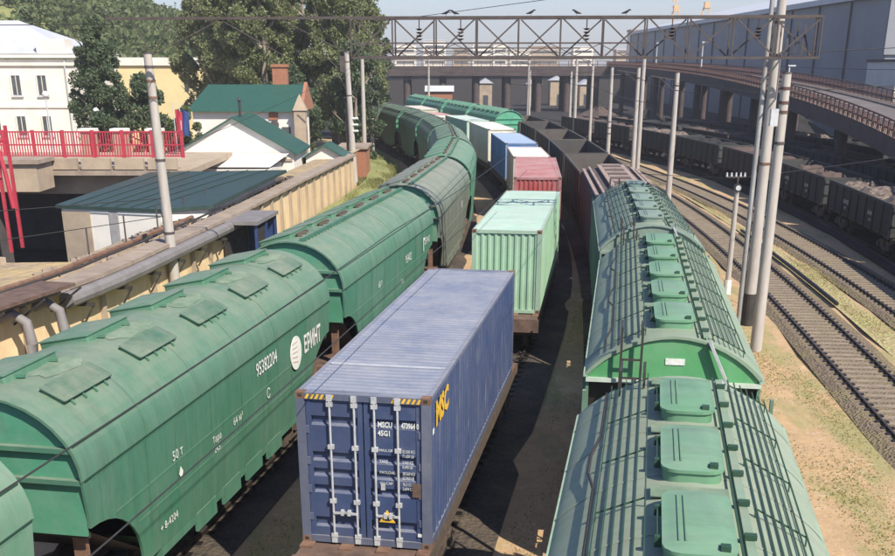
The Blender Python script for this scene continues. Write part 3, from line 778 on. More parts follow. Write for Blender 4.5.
        if full:
            for bx in (x0 + .45, x1 - .14) if s < 0 else (x0 + .20, x0 + .62):
                bb = MB(); bb.tube([(bx, y - .055, .06), (bx, y - .055, H - .07)], .021, 8)
                for z in (.16, .85, 1.9, H - .2): bb.box(bx - .055, bx + .055, y - .075, y - .012, z - .04, z + .04)
                for z in (.07, H - .09): bb.box(bx - .05, bx + .05, y - .075, y - .03, z - .05, z + .07)
                bb.build('locking_bar', M['galv'], d, True)
                hb = MB(); hb.bar((bx, y - .075, .62), (bx + (.34 if bx < (x0 + x1) / 2 else -.30), y - .075, .64), .025, .04); hb.box(bx + .14, bx + .20, y - .09, y - .02, .58, .68) if bx < (x0 + x1) / 2 else hb.box(bx - .18, bx - .12, y - .09, y - .02, .58, .68)
                hb.build('door_handle', M['galv'], d)
            for z in (.5, 1.05, 1.6, 2.2):
                hb = MB(); xe = x0 if s < 0 else x1; hb.box(xe - .05, xe + .05, y - .03, y - .013, z - .07, z + .07)
                coat(hb.build('hinge', M['box_paint'], d), tuple(x * .8 + .05 for x in c))
    return rt
HC = 2.896
Lm = T_mid.l_of_y(18.24)
def put(o, l0, L, z=1.30, flip=False, base=9.0):
    T_mid.place(o, l0 + L / 2, base, z)
    if flip: o.rotation_euler.z += math.pi
    return o
fw_ = flat_wagon()
BLUE = (.033, .057, .14)
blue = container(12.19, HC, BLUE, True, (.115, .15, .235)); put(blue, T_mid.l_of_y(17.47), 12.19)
blue['label'] = 'blue high-cube container with white locking bars and a yellow warning triangle'
y = -12.19 / 2
for i, s in enumerate((-1, 1)):        # black and yellow hazard stripes above the doors
    x0 = -1.05 if s < 0 else .52
    for k in range(6):
        b = MB(); x = x0 + .09 * k
        b.quad((x, y + .003, HC - .115), (x + .05, y + .003, HC - .115), (x + .095, y + .003, HC - .025), (x + .045, y + .003, HC - .025))
        b.build('hazard_stripe', M['yellow'] if k % 1 == 0 else M['black'], blue)
def door_text(s, size, x, z, mat='white', width=.9, bold=.0):
    text(s, size, M[mat], blue, (x, y + .035, z), (R(90), 0, 0), width=width, align='LEFT', bold=bold)
door_text('MSCU', .14, .265, 2.36, width=.72, bold=.004); door_text('473964 0', .14, .69, 2.36, width=.6, bold=.004); door_text('45G1', .14, .265, 2.20, width=.75, bold=.004)
for k, (a, q) in enumerate((('MAX.GR', '32.500 KG|71.650 LB'), ('TARE', '3.940 KG|8.690 LB'), ('PAYLOAD', '28.560 KG|62.960 LB'), ('CU.CAP', '76.3 CU.M|2.694 CU.FT'))):
    z = 1.88 - .21 * k; door_text(a, .075, .28, z); u_, v_ = q.split('|'); door_text(u_, .085, .70, z, width=.62); door_text(v_, .085, .70, z - .085, width=.62)
b = MB(); b.box(.88, 1.06, y + .02, y + .034, 1.02, 1.28); b.build('data_plate', M['deck'], blue)
b = MB(); b.prism([(.26, .50), (.56, .50), (.41, .75)], 'y', y - .006, y + .0); b.build('warning_triangle', M['yellow'], blue)
b = MB(); b.prism([(.365, .53), (.455, .53), (.41, .66)], 'y', y - .010, y - .0065); b.build('warning_symbol', M['black'], blue)
b = MB(); b.box(.97, 1.07, y + .02, y + .034, .24, .30); b.build('customs_label', M['white'], blue)
b = MB(); b.box(.30, .38, y + .02, y + .034, 1.12, 1.25); b.build('inspection_sticker', M['galv'], blue)
text('MSC', .62, M['yellow'], blue, (1.219 + .004, y + 1.15, HC - .48), (R(90), 0, R(90)), width=1.05, bold=.03)
b = MB(); b.box(1.2185, 1.222, y + .22, y + .36, HC - .74, HC - .64); b.build('height_label', M['white'], blue)
b = MB(); b.bar((-1.12, y + 1.95, HC + .004), (1.12, y + 1.95, HC + .004), .05, .02); b.build('roof_bow', M['galv'], blue)

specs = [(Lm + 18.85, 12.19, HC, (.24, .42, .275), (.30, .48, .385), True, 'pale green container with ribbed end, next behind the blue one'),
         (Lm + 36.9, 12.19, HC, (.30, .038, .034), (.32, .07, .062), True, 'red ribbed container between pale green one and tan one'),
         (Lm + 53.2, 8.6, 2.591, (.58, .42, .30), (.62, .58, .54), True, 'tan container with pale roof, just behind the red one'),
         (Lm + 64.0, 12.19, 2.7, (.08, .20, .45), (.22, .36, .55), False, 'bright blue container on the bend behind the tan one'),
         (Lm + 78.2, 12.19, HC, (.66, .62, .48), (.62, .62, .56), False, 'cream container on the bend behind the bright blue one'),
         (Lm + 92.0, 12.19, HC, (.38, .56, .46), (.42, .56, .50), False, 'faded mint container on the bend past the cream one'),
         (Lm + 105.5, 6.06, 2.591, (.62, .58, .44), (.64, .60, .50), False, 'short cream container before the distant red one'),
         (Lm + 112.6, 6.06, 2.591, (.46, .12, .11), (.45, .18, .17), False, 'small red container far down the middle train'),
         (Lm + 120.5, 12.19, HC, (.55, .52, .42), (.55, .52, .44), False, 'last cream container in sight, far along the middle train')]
for (l0, L, H, c, rc, full, lab) in specs:
    o = container(L, H, c, full, rc); put(o, l0, L, flip=full); o['label'] = lab
    if not full: pass
fl = ['rusty flat wagon under the blue container', 'flat wagon under the pale green container', 'flat wagon under the red container', 'flat wagon under the tan container', 'flat wagon under the bright blue container',
      'flat wagon under the long cream container', 'flat wagon under the mint container', 'flat wagon under the two short containers', 'flat wagon under the last cream container in sight']
centers = [Lm + 5.5, Lm + 24.95, Lm + 43.0, Lm + 57.5, Lm + 71.0, Lm + 84.5, Lm + 98.1, Lm + 112.4, Lm + 126.7]
for i, l in enumerate(centers):
    o = fw_ if i == 0 else copy_tree(fw_); T_mid.place(o, l, 9.0); o['label'] = fl[i]

# ---- the pink ribbed roof wagon and open coal wagons
def ribbed_wagon():
    rt = thing('covered_hopper_wagon', 'brown wagon with pinkish lengthwise roof planks behind green hoppers', 'railway wagon')
    Lh = 6.3
    b = MB(); b.box(-1.6, -1.54, -Lh, Lh, 1.1, 3.9); b.box(1.54, 1.6, -Lh, Lh, 1.1, 3.9); b.box(-1.54, 1.54, -Lh, -Lh + .06, 1.1, 3.9); b.box(-1.54, 1.54, Lh - .06, Lh, 1.1, 3.9)
    coat(b.build('body', M['dark_paint'], rt), (.035, .032, .03))
    b = MB(); b.sheet([[(-1.58, yy, 3.9), (-1.0, yy, 4.12), (0, yy, 4.22), (1.0, yy, 4.12), (1.58, yy, 3.9)] for yy in (-Lh, Lh)]); coat(b.build('roof', M['dark_paint'], rt), (.10, .075, .07))
    for x, z, wd in ((-1.45, 4.02, .16), (-1.15, 4.12, .12), (-.62, 4.24, .22), (.62, 4.24, .22), (1.15, 4.12, .12), (1.45, 4.02, .16)):
        b = MB(); b.box(x - wd / 2, x + wd / 2, -Lh, Lh, z, z + .09); b.build('roof_plank', M['plank'], rt)
    for k in range(6):
        yy = -5.2 + 2.08 * k
        b = MB(); b.box(-.5, .5, yy - .62, yy + .62, 4.2, 4.33); coat(b.build('hatch_lid', M['dark_paint'], rt), (.10, .062, .055))
        b = MB(); b.box(-.52, .52, yy + .8, yy + 1.18, 4.24, 4.36); b.build('cross_plank', M['plank'], rt)
    b = MB(); b.box(-1.4, 1.4, -Lh, Lh, .85, 1.08); b.build('underframe', M['bogie'], rt)
    for yy in (-Lh + 2, Lh - 2): bogie(rt, yy)
    coupler(rt, 2 * Lh)
    return rt
M['plank'] = plain("pinkish_planks", (.34, .27, .235), (.22, .165, .145), 2, .9)
rw = ribbed_wagon(); T_right.place(rw, T_right.l_of_y(54.0), 8.6)

def gondola(c, load, H=2.15):
    rt = thing('open_coal_wagon', 'x', 'railway wagon')
    Lh = 6.35; zt = 1.25 + H
    for s in (-1, 1):
        b = MB(); b.box(min(s * 1.44, s * 1.5), max(s * 1.44, s * 1.5), -Lh, Lh, 1.2, zt - .14); coat(b.build('side_wall', M['dark_paint'], rt), c)
        b = MB(); b.box(min(s * 1.42, s * 1.56), max(s * 1.42, s * 1.56), -Lh, Lh, zt - .138, zt); coat(b.build('top_rim', M['dark_paint'], rt), tuple(x * 1.4 + .012 for x in c))
        st = MB(); st.prism([(1.501, 1.12), (1.58, 1.12), (1.56, zt - .14), (1.501, zt - .14)], 'y', -.07, .07); me = st.mesh('stake', M['dark_paint'])
        for k in range(9):
            o = coat(link('stake', me, rt), tuple(x * 1.15 for x in c)); o.location.y = -Lh + .12 + (2 * Lh - .24) * k / 8
            if s < 0: o.rotation_euler.z = math.pi; o.location.y *= 1
        b = MB(); b.box(-1.5, 1.5, min(s * (Lh - .06), s * (Lh + .001)), max(s * (Lh - .06), s * (Lh + .001)), 1.2, zt - .02)
        for z in (1.8, 2.5): b.box(-1.46, 1.46, min(s * Lh, s * (Lh + .07)), max(s * Lh, s * (Lh + .07)), z - .05, z + .05)
        coat(b.build('end_wall', M['dark_paint'], rt), tuple(x * 1.5 + .02 for x in c))
    b = MB(); b.box(-1.44, 1.44, -Lh + .06, Lh - .06, 1.12, 1.2); b.build('floor', M['rust'], rt)
    b = MB(); b.box(-.25, .25, -Lh, Lh, .85, 1.1); b.box(-1.35, 1.35, -Lh, -Lh + .3, .85, 1.11); b.box(-1.35, 1.35, Lh - .3, Lh, .85, 1.11); b.build('underframe', M['bogie'], rt)
    if load:
        mat, hz, amp = load; b = MB(); rows = []
        for j in range(27):
            yy = -Lh + .07 + (2 * Lh - .14) * j / 26; row = []
            for i in range(9):
                xx = -1.43 + 2.86 * i / 8
                e = min(1, (1 - abs(xx) / 1.44) * 2.2) * min(1, (1 - abs(yy) / Lh) * 5)
                row.append((xx, yy, 1.25 + H * hz + amp * e * (.55 + .45 * math.sin(yy * 1.35 + hz * 9)) + random.uniform(-.06, .06)))
            rows.append(row)
        b.sheet(rows); b.build('load', M[mat], rt)
    for yy in (-Lh + 2, Lh - 2): bogie(rt, yy)
    coupler(rt, 2 * Lh)
    return rt
gA = gondola((.05, .042, .036), None, 2.55); gF = gondola((.03, .028, .027), ('ore', .3, .3), 2.55)
gB = gondola((.018, .021, .021), ('ore', .55, .7), 1.6); gC = gondola((.015, .022, .022), ('coal', .72, .55), 1.6); gD = gondola((.035, .024, .021), ('ore', .8, .35), 1.6); gE = gondola((.017, .02, .02), ('scrap', .7, .6), 1.6)
rows_ = [(T_right, 'open wagons behind the pink ribbed wagon', T_right.l_of_y(67.9), 5, [gA, gF, gA, gF, gA], 0, 'black open wagon, {} behind the pink ribbed roof wagon'),
         (T_C, 'coal wagons along the dark siding', T_C.l_of_y(33.0), 9, [gC, gB, gE, gB, gD, gC, gE, gB, gD], 0, 'dark open coal wagon, {} from the right along the nearest siding'),
         (T_D, 'coal wagons on the second siding', T_D.l_of_y(48.0), 8, [gD, gC, gE, gB, gC, gD, gC, gB], 0, 'dark open wagon on the second siding, {} from the right'),
         (T_E, 'coal wagons on the third siding', T_E.l_of_y(56.0), 7, [gC, gD, gB, gC, gE, gC, gD], 0, 'dark open wagon on third siding below the ramp, {} from right')]
ORD = ['first', 'second', 'third', 'fourth', 'fifth', 'sixth', 'seventh', 'eighth', 'ninth', 'tenth']
for path, grp, l0, n, kinds, z, lab in rows_:
    for i in range(n):
        o = copy_tree(kinds[i]); path.place(o, l0 + 13.95 * i, 8.7, z); o['group'] = grp; o['label'] = lab.format(ORD[i])
        if path is T_C and i < 4:
            for yy in (-2.6, 2.4):
                text('60 8452', .34, M['white'], o, (-1.506, yy, 1.95), (R(90), 0, R(-90))); text('69 т', .26, M['white'], o, (-1.506, yy, 1.6), (R(90), 0, R(-90)))
for t in (gA, gB, gC, gD, gE, gF):
    for o in list(t.children_recursive) + [t]: bpy.data.objects.remove(o)

# ------------------------------------------------------------------ catenary portal, poles, wires
pl_ = Vector((-12.3, 41.6)); pr_ = Vector((12.95, 39.5)); ax = (pr_ - pl_); PL = ax.length; ax.normalize()
portal = thing('catenary_portal', 'rusty lattice steel truss spanning all tracks overhead', 'truss', (pl_.x, pl_.y, 0), math.atan2(ax.y, ax.x))
zt, zb = 11.07, 9.75
NP = 17; dx = PL / NP
for yy in (-.42, .42):
    b = MB(); b.box(0 if yy < 0 else 8.9, PL, yy - .045, yy + .045, zt - .045, zt + .045); b.build('top_chord', M['truss'], portal)
    b = MB(); b.box(8.9, PL, yy - .04, yy + .04, zb - .04, zb + .04); b.build('bottom_chord', M['truss'], portal)
    for k in range(6, NP + 1):
        b = MB(); b.box(dx * k - .05, dx * k - .002, yy - .04, yy + .04, zb + .052, zt - .057); b.build('upright', M['truss'], portal)
    for k in range(6, NP):
        x0, x1 = dx * k + .06, dx * (k + 1) - .08
        b = MB(); (b.bar((x0, yy, zt - .06), (x1, yy, zb + .06), .05) if (k + (yy > 0)) % 2 else b.bar((x0, yy, zb + .06), (x1, yy, zt - .06), .05)); b.build('diagonal', M['truss'], portal)
for k in range(6, NP + 1):
    for z, n in ((zt, 'top_tie'), (zb, 'bottom_tie')):
        b = MB(); b.bar((dx * k - .03, -.36, z), (dx * k - .03, .36, z), .05); b.build(n, M['truss'], portal)
for x0, x1 in ((1.6, 4.2), (4.2, 6.4), (1.6, .9), (6.4, 8.9), (1.6, 2.4)):
    b = MB(); b.bar((x0, -.42, zb + .1 if x0 < 2 else zt - .05), (x1, -.42, zt - .05 if x0 < 2 else zb + .1), .03); b.build('thin_stay', M['truss'], portal)
for k in (8, 9, 12, 14, 16):      # hanging insulator strings
    b = MB(); x = dx * k - .6
    b.tube([(x, 0, zt - .05), (x, 0, zt - .35)], .02, 6)
    for q in range(4): b.tube([(x, 0, zt - .35 - .11 * q), (x, 0, zt - .41 - .11 * q)], [.13, .05], 10)
    b.build('insulator', M['porcelain'], portal, True)
# tangled bracing at the right-hand end
for k in range(5):
    b = MB(); x = PL - 1.35 + .26 * k
    b.bar((x, -.2, zb + .05), (x + random.uniform(-.25, .25), .1, zt - random.uniform(.1, .5)), .045); b.build('stay', M['truss'], portal)

def pole(name, lab, x, y, top, r=.2, z0=-.25, grp=None, mat='concrete', bands=(), base=None, cat='pole', lean=0):
    rt = thing(name, lab, cat, (x, y, 0), 0, grp)
    b = MB(); b.tube([(0, 0, z0), (lean * .5, 0, (z0 + top) / 2), (lean, 0, top)], [r * 1.15, r * .98, r * .8], 14); b.build('shaft', M[mat], rt, True)
    b = MB(); b.tube([(lean, 0, top), (lean, 0, top + .05)], r * .86, 14); b.build('cap', M['conc_dark'], rt)
    for z, c in bands:
        b = MB(); rr = r * (1.15 - .35 * (z - z0) / (top - z0)) + .02; b.tube([(lean * (z - z0) / (top - z0), 0, z), (lean * (z - z0) / (top - z0), 0, z + .09)], rr, 14); b.build('clamp', M[c], rt)
    if base:
        b = MB(); b.tube([(0, 0, z0), (0, 0, base)], r * 1.17, 14); b.build('painted_base', M['black'], rt)
    return rt
P1 = pole('catenary_pole', 'thin grey pole, left of the three tall poles on the right', 11.68, 41.2, 13.2, .10, bands=((9.7, 'truss'),), mat='pipe_l')
P2 = pole('catenary_pole', 'thick concrete pole with black painted foot, middle of three', 12.0, 41.1, 13.4, .2, bands=((9.8, 'truss'), (10.9, 'truss'), (6, 'rust')), base=1.1)
P3 = pole('catenary_pole', 'concrete pole ending at the truss, nearest of the three', 11.3, 37.3, 9.25, .185, bands=((8.3, 'fence_rust'), (8.75, 'fence_rust'), (7.0, 'truss'), (8.0, 'fence_rust')), lean=.02)
b = MB(); b.box(-.45, -.2, -.3, -.1, 7.6, 8.15); b.build('junction_box', M['galv'], P3)
P4 = pole('catenary_pole', 'leaning concrete pole with clamps in front of the yellow wall', -11.1, 42.6, 9.9, .195, bands=((8.9, 'rust'), (8.3, 'rust'), (9.4, 'truss'), (6.0, 'truss'), (3.2, 'truss')), lean=-.25)
for i, (x, y, top, lab) in enumerate(((16.55, 80.5, 8.9, 'concrete pole beside the far rails, nearest of the plain ones'), (17.25, 101, 9.15, 'concrete pole with shaft rising above the ramp railing, second of the plain ones'),
        (17.2, 117, 9.1, 'concrete pole with dark bands behind the pink ribbed wagon'), (17.0, 131, 10.2, 'concrete pole between banded pole and the gap in coal wagons'),
        (16.4, 148, 8.5, 'concrete pole standing by the open wagons on the bend'), (13.6, 184, 8.4, 'slender concrete pole past the emerald hopper end'),
        (-2.9, 172, 10.5, 'slender pole rising behind the dark hopper train'), (-7.9, 115, 9.6, 'pale pole at the end of the retaining wall'))):
    o = pole('line_pole', lab, x, y, top, .2 if y < 120 else .17, grp='concrete poles along the curve', bands=((2.5, 'black'), (3.1, 'black'), (3.7, 'black')) if i == 2 else ((top - .9, 'truss'),))
    if i in (0, 1, 3):
        b = MB(); b.bar((0, 0, top - .5), (-1.9, 0, top - .2), .06); b.bar((0, 0, top - 1.3), (-1.2, 0, top - .35), .04); b.build('bracket_arm', M['truss'], o)
P5 = pole('catenary_pole', 'leaning concrete pole with white insulators before the poplars', -7.95, 92.5, 10.4, .25, bands=((9.6, 'rust'), (7, 'truss')), lean=-.35)
for z in (4.2, 4.7, 5.2):
    b = MB(); b.tube([(-.15, -.1, z), (.45, -.25, z + .05)], .09, 8); b.build('insulator', M['white'], P5)
b = MB(); b.box(-.9, -.3, -.15, .15, 8.9, 10.1)
b.bar((-.9, 0, 9.0), (-2.2, 0, 10.2), .06); b.build('lattice_bracket', M['truss'], P5)
b = MB(); b.tube([(-.55, .35, -.2), (-.5, .3, 6.5)], .11, 8); b.build('side_stay', M['bark'], P5)
# small lamp post beside the right-hand hoppers
sp = thing('signal_post', 'short grey post with ring lamp between hoppers and rails', 'post', (12.7, 47.2, 0))
b = MB(); b.tube([(0, 0, -.2), (0, 0, 4.35)], [.13, .105], 10); b.build('shaft', M['concrete'], sp, True)
b = MB(); b.tube([(0, 0, -.2), (0, 0, .45)], .17, 10); b.build('foot', M['white'], sp)
b = MB(); b.tube([(0, -.16, 4.5), (0, .05, 4.5)], .17, 14); b.build('lamp_head', M['black'], sp)
b = MB(); b.tube([(0, -.19, 4.5), (0, -.165, 4.5)], .11, 14); b.build('lens', M['galv'], sp)
b = MB(); b.bar((-.55, 0, 4.95), (.3, 0, 4.95), .05); b.bar((0, 0, 4.3), (0, 0, 4.95), .05); b.build('cross_arm', M['truss'], sp)
for x in (-.5, -.3, -.1, .1, .28):
    b = MB(); b.tube([(x, 0, 4.97), (x, 0, 5.14)], [.05, .03], 8); b.build('insulator', M['galv'], sp)

def wire(lab, pts, r=.012, grp='overhead wires'):
    b = MB(); out = []
    for p, q in zip(pts[:-1], pts[1:]):
        p, q = Vector(p), Vector(q); n = 8
        for k in range(n): t = k / n; v = p.lerp(q, t); v.z -= .025 * (p - q).length * t * (1 - t) * .6; out.append(v)
    out.append(Vector(pts[-1])); b.tube(out, r, 4)
    return tag(b.build('overhead_wire', M['wire']), lab, 'cable', grp)
def along(path, off, z, y0, y1, n=8):
    out = []
    for y in np.linspace(y0, y1, n):
        l = path.l_of_y(y); a, bb = path.at(l - .5), path.at(l + .5); d = (bb - a).normalized(); out.append((a.x + d.y * off, a.y - d.x * off, z))
    return out
wire('upper black wire crossing the big green hopper', along(T_mid, -.45, 6.35, 4, 41, 3), .011)
wire('lower black wire crossing the big green hopper', along(T_mid, .3, 5.85, 4, 41, 3), .011)
wire('contact wire over the right-hand green hoppers', along(T_right, .2, 9.0, 24, 130, 5), .010)
wire('wire from the truss above the container train', along(T_mid, 0, 9.6, 41, 150, 5), .012)
wire('wire following the curve over the hopper train', along(T_left, .2, 9.0, 42, 165, 5), .012)
for off, zz, y0, y1, pth, lab in ((0, 8.3, 42, 190, T_A, 'contact wire over the near empty track'), (0, 9.4, 40, 190, T_B, 'contact wire over the second empty track'), (0, 8.4, 45, 200, T_C, 'contact wire over the coal siding'),
        (-.2, 8.2, 42, 200, T_mid, 'lower wire above the container curve'), (.2, 8.1, 45, 180, T_right, 'lower wire above the open wagons')):
    wire(lab, along(pth, off, zz, y0, y1, 6), .013)
for i, (a, bq, lab) in enumerate((((-11.3, 42.6, 6.2), (-7.9, 92, 9.2), 'wire from leaning pole by yellow wall to the poplars'), ((-11.2, 42.6, 4.6), (-25, 24, 5.6), 'upper wire from the leaning wall pole out of frame'),
        ((-11.2, 42.6, 3.9), (-25, 22, 4.2), 'lower wire from the leaning wall pole out of frame'), ((11.9, 41, 8.55), (60, 52, 11.5), 'wire from triple poles towards the warehouse corner'),
        ((12.2, 41, 9.9), (60, 60, 12.7), 'upper wire from triple poles towards the warehouse'), ((11.7, 41, 12.0), (60, 78, 22), 'highest wire from triple poles across the warehouse roof'),
        ((11.5, 41, 12.7), (-40, 120, 10.5), 'long wire slanting from the triple poles to the left'), ((12.7, 47.2, 4.9), (30, 62, 5.3), 'thin wire from the ring lamp post over the rails'),
        ((12.7, 47.2, 4.9), (9.0, 60, 4.0), 'thin wire from the ring lamp post to the wagons'), ((-12.1, 41.6, 10.9), (-40, 46, 11.2), 'wire leaving the truss at its left end'))):
    wire(lab, [a, bq], .014)
for yy, z, lab in ((130, 10.6, 'far upper cross wire behind the truss'), (150, 9.9, 'far lower cross wire behind the truss'), (185, 10.3, 'farthest cross wire below the truss')):
    wire(lab, [(-8, yy, z), (17, yy - 3, z + .1)], .03)
for i, (yy, xa, xb, lab) in enumerate(((108, -8.5, 19, 'thin far gantry, nearest behind the big truss'), (146, -12, 17, 'thin far gantry, second behind the big truss'), (190, -20, 14, 'thin far gantry just before the road bridge'))):
    o = thing('catenary_portal', lab, 'truss', (xa, yy, 0), R(-3), 'far gantries over the curve')
    W_ = xb - xa
    for z in (10.1, 11.3): b = MB(); b.box(0, W_, -.07, .07, z - .07, z + .07); b.build('chord', M['truss'], o)
    for k in range(12):
        b = MB(); x0 = W_ * k / 12; b.bar((x0, 0, 10.18 if k % 2 else 11.22), (x0 + W_ / 12, 0, 11.22 if k % 2 else 10.18), .07); b.build('diagonal', M['truss'], o)
    for x in (.3, W_ - .3): b = MB(); b.tube([(x, 0, -.2), (x, 0, 10.0)], [.22, .17], 10); b.build('column', M['concrete'], o, True)
    for x in (W_ * .3, W_ * .55, W_ * .8): b = MB(); b.bar((x, 0, 8.6), (x, 0, 10.0), .05); b.bar((x, 0, 8.7), (x + 1.2, 0, 9.2), .05); b.build('drop_bracket', M['truss'], o)
# birds on the truss
for i, (px, s, lab) in enumerate(((12.55 - .22, 1, 'black bird perched on truss, leftmost of the close pair'), (12.55 + .08, -1, 'black bird perched on truss, lower of the close pair'), (16.3 - 1.0, 1, 'small black bird upright in the middle of the truss'), (17.0 + .8 - .9, -1, 'black bird leaning forward on the truss'), (18.6, 1, 'large black bird alone on truss towards right'))):
    o = thing('bird', lab, 'bird', tuple(portal.matrix_basis @ Vector((px, -.42, zt + .05))), portal.rotation_euler.z + (0 if s > 0 else math.pi), 'black birds on the truss')
    b = MB(); b.tube([(-.26, 0, .10), (-.12, 0, .13), (0, 0, .16), (.10, 0, .22), (.16, 0, .28), (.21, 0, .285), (.28, 0, .265)], [.02, .05, .075, .06, .04, .045, .008], 10)
    for q in (-.02, .02): b.tube([(0, q, 0), (0, q, .12)], .008, 4)
    b.v = [(x * .62, y_ * .62, z * .62) for x, y_, z in b.v]; b.build('body', M['bird'], o, True)

# ------------------------------------------------------------------ warehouse, ramp, bridge
wh = thing('warehouse', 'long grey clad warehouse with pale low roof beyond the ramp', 'building', (54.5, 141, 0))
WL = 195
for k in range(15):
    b = MB(); y0 = WL * k / 15; y1 = WL * (k + 1) / 15
    b.box(0, .25, y0 + .12, y1 - .12, 0, 17.2); b.build('wall_panel', M['cladding'], wh)
    b = MB(); b.box(-.18, .02, y1 - .16, y1 + .16, 0, 17.15); b.build('downpipe', M['conc_dark'], wh)
b = MB(); b.box(.27, 60, 0, WL, 0, 17.1); b.build('core', M['cladding'], wh)
b = MB(); b.box(-.7, 1.0, -.5, WL + .5, 17.25, 18.0); b.build('eaves_band', M['roofgrey'], wh)
b = MB(); b.prism([(.0, 18.02), (60, 18.02), (60, 21.5), (30, 24.5)], 'y', -.4, WL + .4); b.build('roof', M['roofgrey'], wh)
b = MB(); b.box(0, 60, -.3, -.02, 10.5, 17.1); b.build('end_wall', M['cladding'], wh)
ann = thing('annex', 'white rendered annex block at the right edge of photo', 'building', (52.6, 131, 0))
b = MB(); b.box(0, 16, 0, 9.5, 0, 9.6); b.build('wall', M['plaster_w'], ann)
b = MB(); b.box(-.15, 16.2, -.2, 9.6, 9.62, 9.95); b.build('parapet', M['conc_dark'], ann)

nearE = [(26.6, 58), (28.5, 72), (30.6, 95), (32.4, 125), (33.7, 160), (34.0, 200), (33.5, 232)]
nz = lambda y: 3.55 + 5.1 * (1 - math.exp(-(max(y, 50) - 50) / 62.0)) * 1.06
rp = Path(nearE + [(33.0, 260)], y0=46, y1=250)
def ramp_pt(y, off):
    l = rp.l_of_y(y); a, c = rp.at(l - 1), rp.at(l + 1); d = (c - a).normalized(); m = (a + c) / 2; return (m.x + d.y * off, m.y - d.x * off)
ysr = list(np.linspace(48, 240, 60))
rampo = thing('road_ramp', 'curving concrete road ramp with rusty railings above the coal yard', 'bridge')
def strip(offs_z): return [[(*ramp_pt(y, o), nz(y) + z) for o, z in offs_z] for y in ysr]
b = MB(); b.sheet(strip([(0, .0), (7.1, .0)])); b.sheet(strip([(0, -.5), (7.1, -.5)])); b.build('deck', M['asphalt'], rampo)
b = MB(); b.sheet(strip([(1.2, .02), (1.2, .16), (0, .16)])); b.sheet(strip([(7.1, .16), (6.1, .16), (6.1, .02)])); b.build('pavement_edge', M['slabs'], rampo)
b = MB(); b.sheet(strip([(-.02, .2), (-.05, -1.0), (.5, -1.05)])); b.sheet(strip([(7.15, .2), (7.1, -1.0)])); b.build('edge_girder', M['girder'], rampo)
def railing(off, name, parent, step=1.35):
    for z in (.55, 1.12):
        b = MB(); b.sheet(strip([(off - .05, z - .05), (off - .05, z + .05), (off + .05, z + .05), (off + .05, z - .05), (off - .05, z - .05)])); b.build('hand_rail', M['fence_rust'], parent)
    pm = MB(); pm.box(-.06, .06, -.06, .06, .17, 1.06); me = pm.mesh('railing_post', M['fence_rust'])
    fm = MB()
    for k in range(4): fm.box(-.02, .02, .16 + k * .27, .24 + k * .27, .2, 1.0)
    fme = fm.mesh('railing_bars', M['fence_rust'])
    y = 48.0; n = 0
    while y < 238 and n < 140:
        x, yy = ramp_pt(y, off)
        o = link('railing_post', me, parent); o.location = (x, yy, nz(y))
        o = link('railing_bars', fme, parent); o.location = (x, yy, nz(y))
        y += step; n += 1
railing(.12, 'near', rampo); railing(6.9, 'far', rampo)
cm = MB(); cm.tube([(0, 0, -.2), (0, 0, 1)], .45, 12); cme = cm.mesh('column', M['girder'], True)  # dark girder colour paints the shade below the deck onto the columns
for y in range(70, 240, 17):
    for off in (1.3, 5.8):
        x, yy = ramp_pt(y, off); o = link('column', cme, rampo); o.location = (x, yy, 0); o.scale.z = nz(y) - .6
    b = MB(); p, q = ramp_pt(y, .6), ramp_pt(y, 6.6); b.bar((*p, nz(y) - .85), (*q, nz(y) - .85), .9, .65); b.build('cross_head', M['conc_dark'], rampo)
br = thing('road_bridge', 'dark road bridge crossing all tracks in the distance', 'bridge', (0, 232, 0))
b = MB(); b.box(-60, 44, 0, 12, 7.3, 8.4); b.build('deck', M['girder'], br)
b = MB(); b.box(-60, 33.5, -.3, -.02, 7.0, 8.9); b.build('edge_girder', M['girder'], br)
for z in (9.25, 9.85):
    b = MB(); b.box(-60, 33.5, -.2, -.1, z - .05, z + .05); b.build('hand_rail', M['fence_rust'], br)
pm = MB(); pm.box(-.06, .06, -.06, .06, 8.9, 9.9); pme = pm.mesh('railing_post', M['fence_rust'])
for k in range(47): o = link('railing_post', pme, br); o.location = (-59 + 2 * k, -.15, 0)
for x in (-52, -44, -36, -28, -22, -15, -8.5, -1, 6, 12.5, 19, 25, 31):
    for yy in (1.5, 10.5):
        o = link('column', cme, br); o.location = (x, yy, 0); o.scale = (1.6, 1.6, 7.3)
    b = MB(); b.box(x - .9, x + .9, .5, 11.5, 6.7, 7.28); b.build('cross_head', M['conc_dark'], br)
for i, (x, y, h) in enumerate(((33.8, 150, 0), (33.6, 186, 0), (31.5, 104, 0))):
    z = nz(y) if i != 0 else nz(y)
    o = thing('street_lamp', ['white lamp post on the ramp railing near the warehouse', 'lamp post farthest up the ramp', 'short white post on the ramp nearest the triple poles'][i], 'lamp post', (*ramp_pt(y, .5), z))
    b = MB(); b.tube([(0, 0, 0), (0, 0, 4.2 if i < 2 else 2.6)], [.11, .07], 8); b.build('shaft', M['galv'], o)
    b = MB(); b.box(-.15, .55, -.12, .12, 4.15 if i < 2 else 2.55, 4.28 if i < 2 else 2.68); b.build('lamp_head', M['galv'], o)
